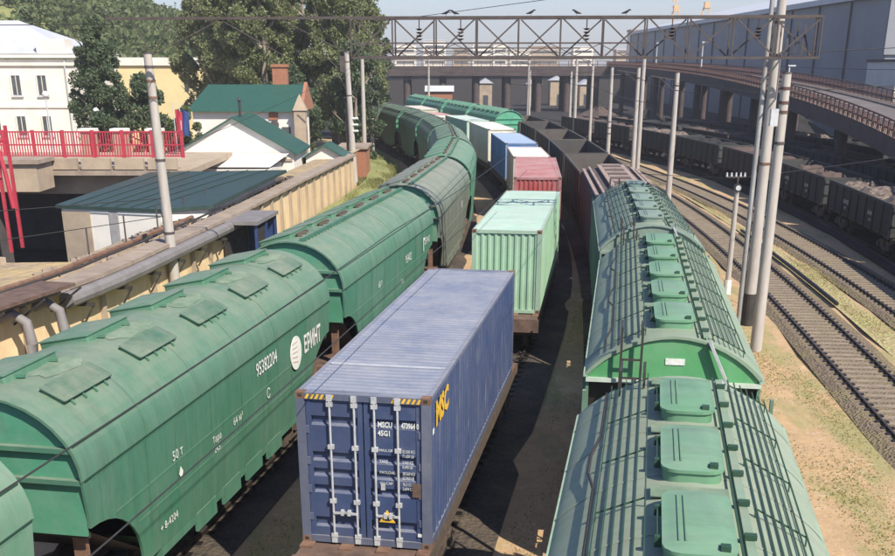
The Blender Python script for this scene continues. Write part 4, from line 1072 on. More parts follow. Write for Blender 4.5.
# heaps in the yard
def heap(lab, x, y, rx, ry, h, mat):
    b = MB(); rows = []
    for j in range(15):
        row = []
        for i in range(21):
            a = 2 * math.pi * i / 20; r = j / 14; row.append((rx * r * math.cos(a), ry * r * math.sin(a), h * (1 - r) ** .9 * (1 + .18 * math.sin(3 * a + x)) - .25 + (random.uniform(-.08, .08) if 0 < i < 20 and j else 0)))
        row[-1] = row[0]; rows.append(row)
    b.sheet(rows); o = b.build('coal_heap', M[mat]); o.location = (x, y, 0); return tag(o, lab, 'heap', 'heaps in the coal yard')
for a in (('low black coal heap behind the third siding, right', 44, 82, 5, 12, 2.6, 'coal'), ('long black coal heap under the ramp', 44, 112, 6, 16, 3.4, 'coal'), ('black coal heap near the warehouse foot', 46, 150, 6, 18, 3.8, 'coal'), ('brown ore heap beyond the ramp columns', 26, 190, 6, 14, 2.6, 'ore'), ('black heap beside the far sidings', 30, 165, 5, 12, 3, 'coal')): heap(*a)
# hoppers' control cabin seen among the yard poles
kb = thing('brick_cabin', 'small pinkish cabin under the distant bridge', 'building', (-1.5, 205, 0))
b = MB(); b.box(-2.4, 2.4, 0, 4, -.2, 4.6); b.build('wall', M['brickm'], kb)
b = MB(); b.prism([(-.4, 4.62), (4.4, 4.62), (2, 5.6)], 'x', -2.7, 2.7); b.build('roof', M['roofgrey'], kb)
for x in (-1.4, .4):
    b = MB(); b.box(x, x + .9, -.05, -.01, 1.6, 3.0); b.build('window', M['glassd'], kb)
for i, (x, y, w_, h, lab) in enumerate(((9, 262, 3.0, 5, 'white shed glimpsed under the bridge, left one'), (27, 268, 4.5, 5.5, 'white shed glimpsed under the bridge, tall one'), (33.5, 268, 3.2, 4.6, 'white shed glimpsed under the bridge, right one'), (20.5, 262, 3, 4.8, 'cream shed glimpsed under the bridge, narrow one'))):
    o = thing('shed', lab, 'building', (x, y, 0), 0, 'sheds beyond the bridge')
    b = MB(); b.box(-w_ / 2, w_ / 2, 0, 6, -.3, h); b.build('wall', M['tanwall'], o)
    b = MB(); b.prism([(-w_ / 2 - .3, h + .02), (w_ / 2 + .3, h + .02), (0, h + 1.2)], 'y', -.3, 6.3); b.build('roof', M['roofgrey'], o)
    b = MB(); b.box(-.6, .6, -.05, -.01, 0, 2.4); b.build('door', M['glassd'], o)

gs = thing('dark_backdrop', 'long black backdrop added for the darkness under the distant bridge', 'building', (-62, 290, 0))
b = MB(); b.box(0, 112, 0, 20, -.3, 6.6); b.build('wall', M['black'], gs)  # added black block, stands in for the darkness beneath the bridge
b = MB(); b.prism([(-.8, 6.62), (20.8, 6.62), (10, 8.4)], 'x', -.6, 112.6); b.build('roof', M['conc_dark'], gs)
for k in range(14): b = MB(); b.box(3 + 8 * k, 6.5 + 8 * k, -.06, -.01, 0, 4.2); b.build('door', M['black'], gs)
# ------------------------------------------------------------------ left side: wall, terrace, buildings
T_wall = Path([(-18.2, 14), (-15.2, 25), (-13.35, 31), (-12.3, 35.5), (-11.45, 42.3), (-10.6, 50), (-9.45, 64), (-8.4, 76), (-7.45, 88), (-7.1, 94)], y0=12, y1=96)
def wpt(l, off): 
    a, c = T_wall.at(l - .5), T_wall.at(l + .5); d = (c - a).normalized(); m = (a + c) / 2; return Vector((m.x + d.y * off, m.y - d.x * off)), d
wall = thing('retaining_wall', 'yellow plastered retaining wall topped by brown slabs beside hopper train', 'wall')
l0, l1 = T_wall.l_of_y(14), T_wall.l_of_y(87); n = 32; sl_ = (l1 - l0) / n
for k in range(n):
    a, _ = wpt(l0 + k * sl_ + .05, 0); c, _ = wpt(l0 + (k + 1) * sl_ - .05, 0); ht = 2.62 + random.uniform(-.03, .03)
    b = MB(); b.bar((a.x - .2, a.y, ht / 2 - .1), (c.x - .2, c.y, ht / 2 - .1), .4, ht + .2); b.build('wall_panel', M['plaster'], wall)
    j, dd = wpt(l0 + k * sl_, .0)
    if k % 2 == 0 or k > 14:
        b = MB(); q = Matrix.Rotation(-math.atan2(dd.x, dd.y), 4, 'Z'); q.translation = (j.x, j.y, 0)
        b.box(-.05, .14, -.13, .13, -.2, 2.6, q); b.build('pilaster', M['tanwall'], wall)
    a, _ = wpt(l0 + k * sl_ + .02, -.2); c, _ = wpt(l0 + (k + 1) * sl_ - .02, -.2)
    b = MB(); b.bar((a.x, a.y, 2.76 + random.uniform(-.015, .02)), (c.x, c.y, 2.76), .95, .14); b.build('coping_slab', M['slabs'], wall)
terr = MB(); rows = []
for y in sorted(list(np.arange(14, 96, 3)) + [39.45, 39.55]): 
    l = T_wall.l_of_y(y); a, _ = wpt(l, -.5); wd = 4.4 if y < 39.5 else 2.1
    rows.append([(a.x - wd, y, 2.6), (a.x - wd * .5, y, 2.62), (a.x, y, 2.6)])
terr.sheet(rows); terr.sheet([[(r[0][0], r[0][1], 2.6), (r[0][0] - .05, r[0][1], -3.4)] for r in rows]); struct('terrace_path', terr, M['path'])
b = MB()
for x0, y0, x1, y1, z in ((-19.6, 26, -16.7, 39.4, 2.6),): b.bar((x0, y0, 2.7), (x1, y1, 2.7), .3, .25)
tag(b.build('kerb_wall', M['tanwall']), 'low tan kerb along the edge of the dark underpass', 'wall')
cl_ = MB(); cl2 = MB()
for k in range(420):
    y = random.uniform(24, 60); a, _ = wpt(T_wall.l_of_y(y), -random.choice((random.uniform(.7, 1.1), random.uniform(.7, 2.6)))); s_ = random.uniform(.03, .13)
    q = Matrix.Rotation(random.uniform(0, 3), 4, 'Z'); q.translation = (a.x, a.y, 2.62); cl_.box(-s_, s_, -s_ * random.uniform(.4, 2.5), s_, -.03, s_ * .7, q)
tag(cl_.build('terrace_debris', M['slabs']), kind='stuff')
for off, zz, rr, lab in ((-.78, 2.95, .05, 'thin dark pipe running along the top of yellow wall'), (-1.55, 2.80, .09, 'rusty pipe lying on the path behind the yellow wall')):
    pts = []
    for y in np.linspace(25, 66, 22): a, _ = wpt(T_wall.l_of_y(y), off); pts.append((a.x, a.y, zz + .02 * math.sin(y)))
    b = MB(); b.tube(pts, rr, 7); tag(b.build('service_pipe', M['rust' if rr > .06 else 'black'], None, True), lab, 'pipe')
pf = thing('path_fence', 'thin post fence of two wires along the path behind wall', 'fence')
for k in range(9):
    y = 26 + 3.6 * k; a, _ = wpt(T_wall.l_of_y(y), -2.2 if y > 39 else -4.2); b = MB(); b.tube([(a.x, a.y, 2.55), (a.x, a.y, 3.7)], .035, 6); b.build('post', M['truss'], pf)
# long wrapped pipe on brackets along the wall
pp = thing('heating_pipe', 'long grey wrapped pipe on brackets along top of wall', 'pipe')
pts = []
for y in np.linspace(33.5, 52, 12): a, _ = wpt(T_wall.l_of_y(y), .42); pts.append((a.x, a.y, 2.45))
b = MB(); b.tube(pts, .26, 10); b.build('wrapped_pipe', M['pipe'], pp, True)
for y in np.linspace(34.5, 51, 7):
    a, _ = wpt(T_wall.l_of_y(y), .3); b = MB(); b.box(a.x - .3, a.x + .45, a.y - .06, a.y + .06, 2.06, 2.17); b.bar((a.x, a.y, 1.4), (a.x + .4, a.y, 2.06), .06); b.build('bracket', M['black'], pp)
# brown awning and the two bent ducts below it
aw = thing('awning', 'rusty brown sheet awning fixed to the wall above ducts', 'canopy')
a, _ = wpt(T_wall.l_of_y(31.0), .6); b = MB(); q = Matrix.Rotation(R(-15), 4, 'Z'); q.translation = (a.x, a.y, 3.05)
b.box(-.9, .35, -1.5, 2.4, -.05, .05, q); b.build('awning_sheet', M['deck'], aw)
for yy in (-1.5, .4, 2.3):
    b = MB(); b.bar(tuple(q @ Vector((-.6, yy, -.9))), tuple(q @ Vector((.6, yy, -.06))), .06); b.build('strut', M['black'], aw)
for i, yy in enumerate((31.0, 32.6)):
    a, _ = wpt(T_wall.l_of_y(yy), .75); o = thing('duct', ['bent grey lagged duct on wall, left of the pair', 'bent grey lagged duct on wall, right of the pair'][i], 'pipe', (a.x, a.y, 0), 0, 'lagged ducts below the awning')
    b = MB(); b.tube([(-.8, 0, 2.45), (-.35, 0, 2.6), (0, 0, 2.35), (.08, 0, 1.7), (.08, 0, -.2)], [.14, .15, .16, .17, .17], 12); b.build('duct_tube', M['pipe'], o, True)
    b = MB(); b.tube([(.08, 0, 1.0), (.08, 0, 1.12)], .21, 12); b.build('flange', M['galv'], o)
# dark blue gatehouse recess with posts
a, d = wpt(T_wall.l_of_y(51.5), .9)
ki = thing('gate_shelter', 'dark blue steel shelter against the yellow wall', 'shelter', (a.x, a.y, 0), -math.atan2(d.x, d.y))
b = MB(); b.box(-.8, .9, -1.9, 2.1, 2.55, 2.72); b.build('roof', M['pipe'], ki)
b = MB(); b.box(-.75, -.68, -1.8, 2.0, -.2, 2.5); b.build('back_panel', M['black'], ki)
for y in (-1.7, .1, 1.9):
    b = MB(); b.box(.70, .82, y - .06, y + .06, -.2, 2.54); b.build('post', M['blue'], ki)
b = MB(); b.box(-.66, .7, 1.93, 1.98, -.2, 2.5); b.build('side_panel', M['blue'], ki)
b = MB(); b.box(.66, .72, -1.62, .0, -.1, 2.3); b.build('door', M['black'], ki)

# low building with the big dark green roof
lo = thing('low_building', 'low white building under a broad dark green sheet roof', 'building')
A_, B_, C_, D_, E_ = (-18.65, 50.9), (-13.25, 49.4), (-11.15, 50.9), (-9.8, 66.0), (-17.8, 64.8)
def zroof(p): return 3.3 + .0135 * (p[1] - 50)
roof_out = [A_, B_, C_, D_, E_]
b = MB(); n = len(roof_out)
b.v = [(x, y, zroof((x, y))) for x, y in roof_out] + [(x, y, zroof((x, y)) - .16) for x, y in roof_out]
b.f = [tuple(range(n)), tuple(range(n, 2 * n))[::-1]] + [(i, (i + 1) % n, n + (i + 1) % n, n + i) for i in range(n)]; b.mi = [0] * len(b.f)
b.build('roof', M['roofdark'], lo)
for k in range(1, 7):
    t = k / 7; p = Vector(A_).lerp(Vector(B_), t); q = Vector(E_).lerp(Vector(D_), t)
    b = MB(); b.bar((p.x, p.y + .06, zroof(p) + .02), (q.x, q.y - .06, zroof(q) + .02), .035, .05); b.build('standing_seam', M['roofdark'], lo)
wl_ = [(-18.35, 51.05), (-13.3, 49.62), (-11.5, 51.1), (-10.5, 65.2), (-17.4, 64.2)]
for i in range(5):
    p, q = wl_[i], wl_[(i + 1) % 5]
    b = MB(); b.bar((*p, -.1), (*q, -.1), .2, 6.5); b.build('wall', M['plaster_w'] if i != 4 else M['tanwall'], lo)
b = MB(); b.bar((-18.37, 51.03, 1.0), (-16.9, 50.61, 1.0), .24, 4.1); b.build('tan_panel', M['tanwall'], lo)
b = MB(); b.bar((-15.9, 50.33, .2), (-15.45, 50.2, .2), .25, 5.8); b.build('pilaster', M['pipe_l'], lo)
b = MB(); b.bar((-18.3, 50.93, 3.05), (-13.3, 49.5, 3.05), .08, .1); b.build('fascia', M['white'], lo)
# rubble and dry growth between the low roof and the wall
b = MB()
for k in range(260):
    y = random.uniform(47, 70); a, _ = wpt(T_wall.l_of_y(y), -random.uniform(.7, 2.2)); s_ = random.uniform(.05, .2)
    q = Matrix.Rotation(random.uniform(0, 3), 4, 'Z'); q.translation = (a.x, a.y, 2.62); b.box(-s_, s_, -s_ * .7, s_ * .7, -.03, s_ * .9, q)
tag(b.build('rubble', M['scrap']), kind='stuff')

def gable_house(rt, x0, x1, y0, y1, ze, zr, zb, wm, rm, ov=.35):
    xm = (x0 + x1) / 2
    b = MB(); b.prism([(x0, zb), (x1, zb), (x1, ze), (xm, zr - .12), (x0, ze)], 'y', y0, y1); b.build('wall', M[wm], rt)
    for s, xa in ((-1, x0), (1, x1)):
        b = MB(); sl = (zr - ze) / (x1 - xm); xe = xa + s * ov; ze2 = ze - sl * ov
        b.v = [(xm, y0 - ov, zr), (xe, y0 - ov, ze2), (xe, y1 + ov, ze2), (xm, y1 + ov, zr)]; b.v += [(x, y, z - .12) for x, y, z in b.v]
        b.f = [(0, 1, 2, 3), (7, 6, 5, 4), (0, 4, 5, 1), (1, 5, 6, 2), (2, 6, 7, 3), (3, 7, 4, 0)]; b.mi = [0] * 6
        b.build('roof_slope', M[rm], rt)
gh = thing('gable_house', 'white gabled house with green roof behind the low green roof', 'building', (0, 0, 0))
gable_house(gh, -19.9, -11.3, 80, 87.5, 3.55, 5.95, -.3, 'plaster_w', 'roofgreen', .3)
b = MB(); b.tube([(-15.4, 82, 5.8), (-15.4, 82, 7.0)], .1, 8); b.tube([(-15.4, 82, 7.0), (-15.4, 82, 7.2)], [.2, .02], 8); b.build('flue', M['black'], gh)
b = MB(); b.box(-19.9, -11.4, 79.9, 79.98, 2.85, 3.0); b.build('string_course', M['tanwall'], gh)
lean_to = MB(); lean_to.v = [(-19.6, 74.5, 2.9), (-12.2, 74.5, 2.9), (-11.6, 79.8, 3.4), (-19.8, 79.8, 3.4)]; lean_to.f = [(0, 1, 2, 3)]; lean_to.mi = [0]; 
b = MB(); b.box(-19.6, -12.2, 74.6, 79.7, -.3, 2.8); b.build('porch_wall', M['plaster_w'], gh); lean_to.build('porch_roof', M['plaster_w'], gh)
hp = thing('hip_roof_house', 'taller cream house with dark green roof and brick chimney', 'building')
b = MB(); b.box(-22.4, -13.2, 97, 105, -.3, 5.6); b.build('wall', M['plaster_w'], hp)
b = MB(); ev = [(-22.9, 96.5, 5.6), (-12.8, 96.5, 5.6), (-12.8, 105.5, 5.6), (-22.9, 105.5, 5.6)]
b.v = ev + [(-21.6, 100.8, 7.75), (-13.0, 100.8, 7.75)]; b.f = [(0, 1, 5, 4), (2, 3, 4, 5), (3, 0, 4), (3, 2, 1, 0)]; b.mi = [0] * 4
b.build('roof', M['roofgreen'], hp)
b = MB(); b.prism([(96.6, 5.6), (105.4, 5.6), (101, 7.95)], 'x', -12.98, -12.7); b.build('gable_end', M['brickm'], hp)
b = MB(); b.box(-13.4, -12.4, 96.2, 97.2, -.3, 5.7); b.v += [(-13.5, 96.1, 5.7), (-12.3, 96.1, 5.7), (-12.3, 97.3, 5.7), (-13.5, 97.3, 5.7), (-12.9, 96.7, 7.1)]; b.f += [(8, 9, 12), (9, 10, 12), (10, 11, 12), (11, 8, 12)]; b.mi += [0] * 4
b.build('corner_pier', M['tanwall'], hp)
ch = MB(); ch.box(-15.9, -14.6, 101.5, 102.6, 6.6, 9.2); ch.box(-16.0, -14.5, 101.4, 102.7, 9.2, 9.45); ch.build('chimney', M['brickm'], hp)
for x in (-16.4, -14.6):
    b = MB(); b.box(x, x + .75, 96.94, 96.99, 3.0, 4.3); b.build('window', M['glassd'], hp)
b = MB(); b.tube([(-15.2, 96.8, 4.5), (-15.2, 96.6, 4.5)], .38, 14); b.build('round_vent', M['conc_dark'], hp)
b = MB(); b.box(-15.7, -14.9, 96.9, 96.98, 4.9, 5.5); b.build('lintel', M['brickm'], hp)
sh = thing('small_hut', 'small hut with green roof at the far end of wall', 'building', (-9.4, 84.5, 0))
gable_house(sh, -1.6, 1.3, 0, 4, 2.9, 3.7, -.2, 'plaster_w', 'roofgreen', .3)
hut2 = thing('brick_hut', 'low salmon brick hut at the end of the wall by the pale pole', 'building', (-8.6, 96, 0))
b = MB(); b.box(-1.0, 1.4, 0, 5, -.2, 2.5); b.build('wall', M['brickm'], hut2); b = MB(); b.box(-1.2, 1.6, -.2, 5.2, 2.52, 2.7); b.build('roof', M['slabs'], hut2)

# street bridge over the underpass with its red railing
sb = thing('street_bridge', 'tan concrete street bridge over the dark underpass', 'bridge', (0, 66, 0))
b = MB(); b.box(-40, -15.6, 0, 13, 3.2, 3.55); b.build('deck', M['tanwall'], sb)
b = MB(); b.box(-40, -15.6, .9, 1.2, 2.0, 3.18); b.build('girder', M['tanwall'], sb)
b = MB(); b.box(-40, -15.6, -.35, -.02, 3.22, 3.5); b.build('edge_beam', M['slabs'], sb)
for k in range(12):
    x = -17.2 - 2.02 * k; b = MB(); b.box(x - .95, x + .8, -.28, .1, 3.56, 4.2); b.build('parapet_block', M['tanwall'], sb)
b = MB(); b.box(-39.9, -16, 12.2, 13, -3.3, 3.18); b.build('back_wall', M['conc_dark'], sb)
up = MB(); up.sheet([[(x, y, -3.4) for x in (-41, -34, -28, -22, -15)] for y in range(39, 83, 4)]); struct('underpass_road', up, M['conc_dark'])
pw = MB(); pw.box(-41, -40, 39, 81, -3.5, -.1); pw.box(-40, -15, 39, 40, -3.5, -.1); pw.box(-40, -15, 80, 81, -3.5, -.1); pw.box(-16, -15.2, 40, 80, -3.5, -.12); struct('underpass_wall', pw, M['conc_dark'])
rl = thing('street_railing', 'bright red steel railing along the street bridge', 'fence', (0, 66.3, 4.2))
for z in (.1, .75, 1.5):
    b = MB(); b.box(-40, -16, -.04, .04, z - .04, z + .04); b.build('hand_rail', M['redpaint'], rl)
pm = MB(); pm.box(-.03, .03, -.03, .03, .14, 1.46); me = pm.mesh('railing_bar', M['redpaint'])
for k in range(150):
    o = link('railing_bar', me, rl); o.location.x = -39.9 + .16 * k
pm = MB(); pm.box(-.09, .09, -.09, .09, 0, 1.6); me = pm.mesh('railing_post', M['redpaint'])
for k in range(14): o = link('railing_post', me, rl); o.location.x = -39.5 + 1.8 * k
for i in range(3):
    x = (-20.6, -22.6, -18.4)[i]; o = thing('gate_pier', ['pale pier behind the red railing, nearest the house', 'pale pier behind the red railing, middle one', 'pale pier behind railing beside the flags'][i], 'pillar', (x, 69, 3.55), 0, 'piers behind the red railing')
    b = MB(); b.box(-.4, .4, -.4, .4, 0, 2.0); b.build('pier_shaft', M['tanwall'], o); b = MB(); b.box(-.5, .5, -.5, .5, 2.0, 2.2); b.build('pier_cap', M['plaster_w'], o)
# red steel stair tower at the left edge
st = thing('stair_tower', 'red steel stair frame at the left edge of the bridge', 'stairs', (-25.6, 58.5, 0))
for x, y, h in ((-.3, 0, 9.0), (1.4, 0, 6.4), (-1.6, 1.6, 8.6), (1.4, 1.6, 6.4)):
    b = MB(); b.bar((x, y, -.2), (x - (.4 if h > 7 else 0), y, h), .16); b.build('post', M['redpaint'], st)
for k in range(5):
    b = MB(); b.bar((-1.6, .2 + .3 * k, 5.6), (1.4, .2 + .3 * k, 5.6), .08, .12); b.build('beam', M['redpaint'], st)
for k in range(7):
    t = k / 6; b = MB(); b.box(-1.3, -.1, -.25 + .27 * k, .02 + .27 * k, 3.6 + .28 * k, 3.66 + .28 * k); b.build('step', M['redpaint'], st)
b = MB(); b.tube([(1.4, -.1, 6.2), (1.55, -.1, 5.2), (1.75, -.1, 4.0), (1.9, -.1, 2.2)], .13, 8); b.tube([(.7, -.1, 6.4), (1.2, -.1, 5.0), (1.45, -.1, 3.8)], .09, 8); b.build('curved_brace', M['redpaint'], st)
for z in (4.6, 5.2, 6.1):
    b = MB(); b.bar((-1.8, 0, z), (1.4, 0, z), .07); b.build('hand_rail', M['redpaint'], st)
b = MB()
for k in range(16): b.bar((-1.8 + .2 * k, 0, 4.6), (-1.8 + .2 * k, 0, 6.1), .03)
b.build('baluster_panel', M['plaster_w'], st)
b = MB(); b.box(-32, -23.9, -3.0, -.4, 2.55, 4.1); b.build('landing_block', M['tanwall'], sb); b = MB(); b.box(-32.2, -23.7, -3.2, -.38, 4.12, 4.35); b.build('landing_cap', M['slabs'], sb)
b = MB(); b.box(-31, -27, -2.6, -.5, -3.4, 2.5); b.build('landing_pier', M['conc_dark'], sb)
fp = thing('flag', 'red and blue flags on poles beside the gabled house', 'flag', (-18.9, 76.5, 0))
for i, (dx_, c) in enumerate(((0, 'redpaint'), (.45, 'blue'))):
    b = MB(); b.tube([(dx_, 0, 2), (dx_ - .1, 0, 7.0)], .03, 6); b.build('flagpole', M['galv'], fp)
    b = MB(); b.sheet([[(dx_ + .02 + .12 * j, .08 * math.sin(j * 1.6 + k * .8 + i), 6.6 - .42 * k - .05 * j) for j in range(5)] for k in range(5)]); b.build('cloth', M[c], fp, True)

# white office building
wb = thing('office_building', 'white two storey classical building with grey hip roof', 'building', (-47.5, 110, 0))
X1 = 10.9; Dp = 14
b = MB(); b.box(-14, X1, 0, Dp, -.3, 9.9); b.build('wall', M['plaster_w'], wb)
b = MB(); b.box(-14.2, X1 + .3, -.35, Dp + .3, 10.0, 10.35); b.box(-14, X1 + .15, -.2, -.01, 9.3, 9.6); b.build('cornice', M['plaster_w'], wb)
b = MB(); b.v = [(-14.3, -.4, 10.37), (X1 + .4, -.4, 10.37), (X1 + .4, Dp + .4, 10.37), (-14.3, Dp + .4, 10.37), (-9, 7, 13.6), (X1 - 7.5, 7, 13.6)]; b.f = [(0, 1, 5, 4), (1, 2, 5), (2, 3, 4, 5), (3, 0, 4)]; b.mi = [0] * 4; b.build('roof', M['roofgrey'], wb)
b = MB(); b.box(X1 - 3.4, X1 - .6, -.3, 2.2, 10.4, 11.7); b.build('roof_parapet', M['plaster_w'], wb)
b = MB(); b.box(-14, X1 + .05, -.12, -.01, 5.4, 5.65); b.build('string_course', M['plaster_w'], wb)
for i, x in enumerate((-9, -6.2, -3.4, -.6, 2.0, 4.55, 7.1)):
    for z0, z1, in ((6.6, 8.4), (2.8, 4.6)):
        b = MB(); b.box(x, x + .85, -.03, -.012, z0, z1); f = b.build('window', M['glassd'], wb)
        b = MB(); b.box(x - .12, x, -.1, -.012, z0 - .05, z1 + .1); b.box(x + .85, x + .97, -.1, -.012, z0 - .05, z1 + .1); b.box(x + .002, x + .848, -.1, -.012, z1, z1 + .1); b.build('frame', M['plaster_w'], f)
        b = MB(); b.box(x + .4, x + .46, -.06, -.03, z0, z1); b.build('mullion', M['plaster_w'], f)
        b = MB(); b.box(x - .15, x + 1.0, -.18, -.012, z0 - .2, z0 - .06); b.build('sill', M['roofgrey'], f)
for x in (-1.8, X1 - .9):
    b = MB(); b.tube([(x, -.12, -.2), (x, -.12, 9.9)], .08, 6); b.build('downpipe', M['galv'], wb)
b = MB(); b.prism([(-9.6, 10.9), (-8.4, 10.9), (-9.0, 11.8)], 'y', .6, 2.4); b.build('dormer', M['glassd'], wb)
yb = thing('yellow_building', 'pale yellow building behind the tall clamped pole', 'building', (-41.5, 148, 0))
b = MB(); b.box(-5, 9.2, 0, 12, -.3, 9.2); b.build('wall', M['plaster_y'], yb)
b = MB(); b.box(-5.2, 9.5, -.3, 12.3, 9.22, 10.2); b.build('parapet', M['plaster_w'], yb)
for x in (6.6, 7.7):
    for z in (2.8, 6.0):
        b = MB(); b.box(x, x + .55, -.05, -.01, z, z + 1.5); b.build('window', M['glassd'], yb)
for i, (x, y, z, lab) in enumerate(((-30.4, 84, 7.35, 'round white street globe lamp by the dark tree, higher one'), (-28.0, 88, 6.0, 'round white street globe lamp by the dark tree, lower one'))):
    o = thing('globe_lamp', lab, 'street lamp', (x, y, 0), 0, 'globe street lamps')
    b = MB(); b.tube([(0, 0, 0), (0, 0, z - .2)], [.1, .06], 8); b.build('shaft', M['galv'], o)
    b = MB(); b.tube([(0, 0, z - .25 + .5 * (1 - math.cos(math.pi * k / 8)) / 2) for k in range(9)], [max(.01, .25 * math.sin(math.pi * k / 8)) for k in range(9)], 12); b.build('globe', M['lampglass'], o, True)

# ------------------------------------------------------------------ vegetation
def leaf_cloud(centers, radii, per, size, squash=1.0, hollow=.55):
    c = np.repeat(np.array(centers), per, 0); r = np.repeat(np.array(radii), per)
    n = len(c); d = rng.normal(size=(n, 3)); d /= np.linalg.norm(d, axis=1)[:, None]
    rad = r * (hollow + (1 - hollow) * rng.random(n) ** .5) * (1 + .15 * rng.normal(size=n)); d[:, 2] *= squash
    p = c + d * rad[:, None]
    u = rng.normal(size=(n, 3)); u /= np.linalg.norm(u, axis=1)[:, None]; v = np.cross(u, rng.normal(size=(n, 3))); v /= np.linalg.norm(v, axis=1)[:, None]
    s = size * (.6 + .8 * rng.random(n))[:, None]
    q = np.stack([p - u * s - v * s * .35, p + u * s * .2 - v * s * .6, p + u * s + v * s * .35, p - u * s * .2 + v * s * .6], 1)
    return q.reshape(-1, 3)
def quads(name, pts, mat, parent=None):
    n = len(pts) // 4; me = bpy.data.meshes.new(name)
    me.vertices.add(n * 4); me.vertices.foreach_set("co", pts.astype(np.float32).ravel())
    me.loops.add(n * 4); me.loops.foreach_set("vertex_index", np.arange(n * 4, dtype=np.int32))
    me.polygons.add(n); me.polygons.foreach_set("loop_start", np.arange(0, n * 4, 4, dtype=np.int32)); me.polygons.foreach_set("loop_total", np.full(n, 4, dtype=np.int32))
    me.materials.append(mat); me.update(); me.validate()
    return link(name, me, parent)
def tree(name, lab, x, y, h, wd, mat, trunk_h=.25, clumps=46, per=170, size=.22, bark='bark', grp=None, open_=.0, z0=-.25, cat='tree'):
    rt = thing(name, lab, cat, (x, y, z0), random.uniform(0, 6), grp)
    cs, rs = [], []; b = MB(); nb = 9
    b.tube([(0, 0, 0), (.1, .05, h * .3), (-.1, .1, h * .6), (0, 0, h * .88)], [h * .022 + .1, h * .018 + .05, h * .011, .03], 9)
    for k in range(nb):
        a = 2.4 * k; z = h * (trunk_h + (.8 - trunk_h) * k / nb); ln = wd * .5 * (1.05 - .5 * k / nb)
        tip = Vector((math.cos(a) * ln, math.sin(a) * ln, z + h * .16))
        b.tube([(0, 0, z), (math.cos(a) * ln * .5, math.sin(a) * ln * .5, z + h * .05), tuple(tip)], [h * .009 + .03, h * .006 + .02, .02], 6)
        for q in range(2):
            e = tip + Vector((random.uniform(-1, 1), random.uniform(-1, 1), random.uniform(.2, 1.2))) * ln * .35; b.tube([tuple(tip * .8 + Vector((0, 0, z * .2))), tuple(e)], [.04, .012], 5)
    b.build('trunk', M[bark], rt, True)
    for k in range(clumps):
        z = h * (trunk_h + (1 - trunk_h) * random.random() ** .85); t = (z / h - trunk_h) / (1 - trunk_h)
        prof = math.sin(math.pi * min(1, .16 + .84 * t)) ** .6 if t < .98 else .2
        a = random.uniform(0, 6.28); rr = wd * .5 * prof * math.sqrt(random.random())
        cs.append((math.cos(a) * rr, math.sin(a) * rr, z)); rs.append(wd * random.uniform(.07, .15) * (1 - open_))
    quads('crown', leaf_cloud(cs, rs, per, size), M[mat], rt)
    return rt
pop = [(-24.5, 128, 20, 8, .22), (-20.0, 122, 21, 7, .2), (-16.0, 126, 22, 7, .16), (-11.6, 121, 20, 7.5, .12), (-10.2, 131, 20, 6.5, .1), (-14.0, 138, 24, 9, .2), (-28.6, 134, 18, 8, .25), (-9.4, 114, 11.5, 6, .05), (-21.5, 140, 21, 9, .15), (-15.5, 112, 9, 6, .05), (-10.5, 152, 17, 6, .05)]
plab = ['tall open poplar with grey branches behind the chimney', 'tall poplar just right of the chimney', 'tallest poplar in the centre of the clump', 'leafy poplar behind the corner pier house', 'poplar at the right edge of the clump by the sky',
        'big poplar in the second row of the clump', 'poplar at the left end of clump over the green roof', 'low dense tree behind the small hut', 'poplar in the second row behind the chimney', 'bushy young tree behind the tall cream house', 'last tree of the clump above the dark hoppers']
for i, (x, y, h, wd, th) in enumerate(pop): tree('poplar_tree', plab[i], x, y, h, wd, 'leaf' if i not in (7, 9, 10) else 'leaf_d', th, 150 if i not in (7, 9) else 70, 200, .15, 'bark_l', 'poplars behind the houses', .12)
tree('dark_tree', 'dark dense tree beside the white office building', -31.2, 100, 13.2, 4.9, 'leaf_d', .12, 110, 260, .13, 'bark')
tree('dark_tree', 'smaller dark tree below the yellow building', -28.4, 104, 8.2, 5.5, 'leaf_d', .1, 50, 200, .17, 'bark')
tree('dark_tree', 'low green bush tree by the red railing and clamped pole', -22.0, 92, 6.2, 3.6, 'leaf_h', .1, 30, 160, .16, 'bark')
tree('dark_tree', 'low dark tree behind railing in front of white office', -27.0, 86, 6.0, 4.0, 'leaf_d', .1, 30, 160, .16, 'bark')
# wooded hillside
def hill_z(x, y): 
    base = 24 * (1 / (1 + math.exp((x + 58) / 11.0))) * min(1, max(0, (y - 165) / 60)); return base + 1.2 * math.sin(x * .09) + .8 * math.sin(y * .07 + x * .05) - .6
hl = MB(); hl.sheet([[(x, y, hill_z(x, y) - (1.2 if y < 175 else 0)) for x in range(-260, -8, 8)] for y in range(160, 340, 8)]); struct('wooded_hill', hl, M['verge'], True)
cs, rs = [], []
for k in range(1900):
    x = random.uniform(-190, -22); y = random.uniform(178, 300); cs.append((x, y, hill_z(x, y) + random.uniform(1.5, 4.2))); rs.append(random.uniform(1.3, 2.7))
tag(quads('hillside_forest', leaf_cloud(cs, rs, 75, .5), M['leaf_h']), kind='stuff')
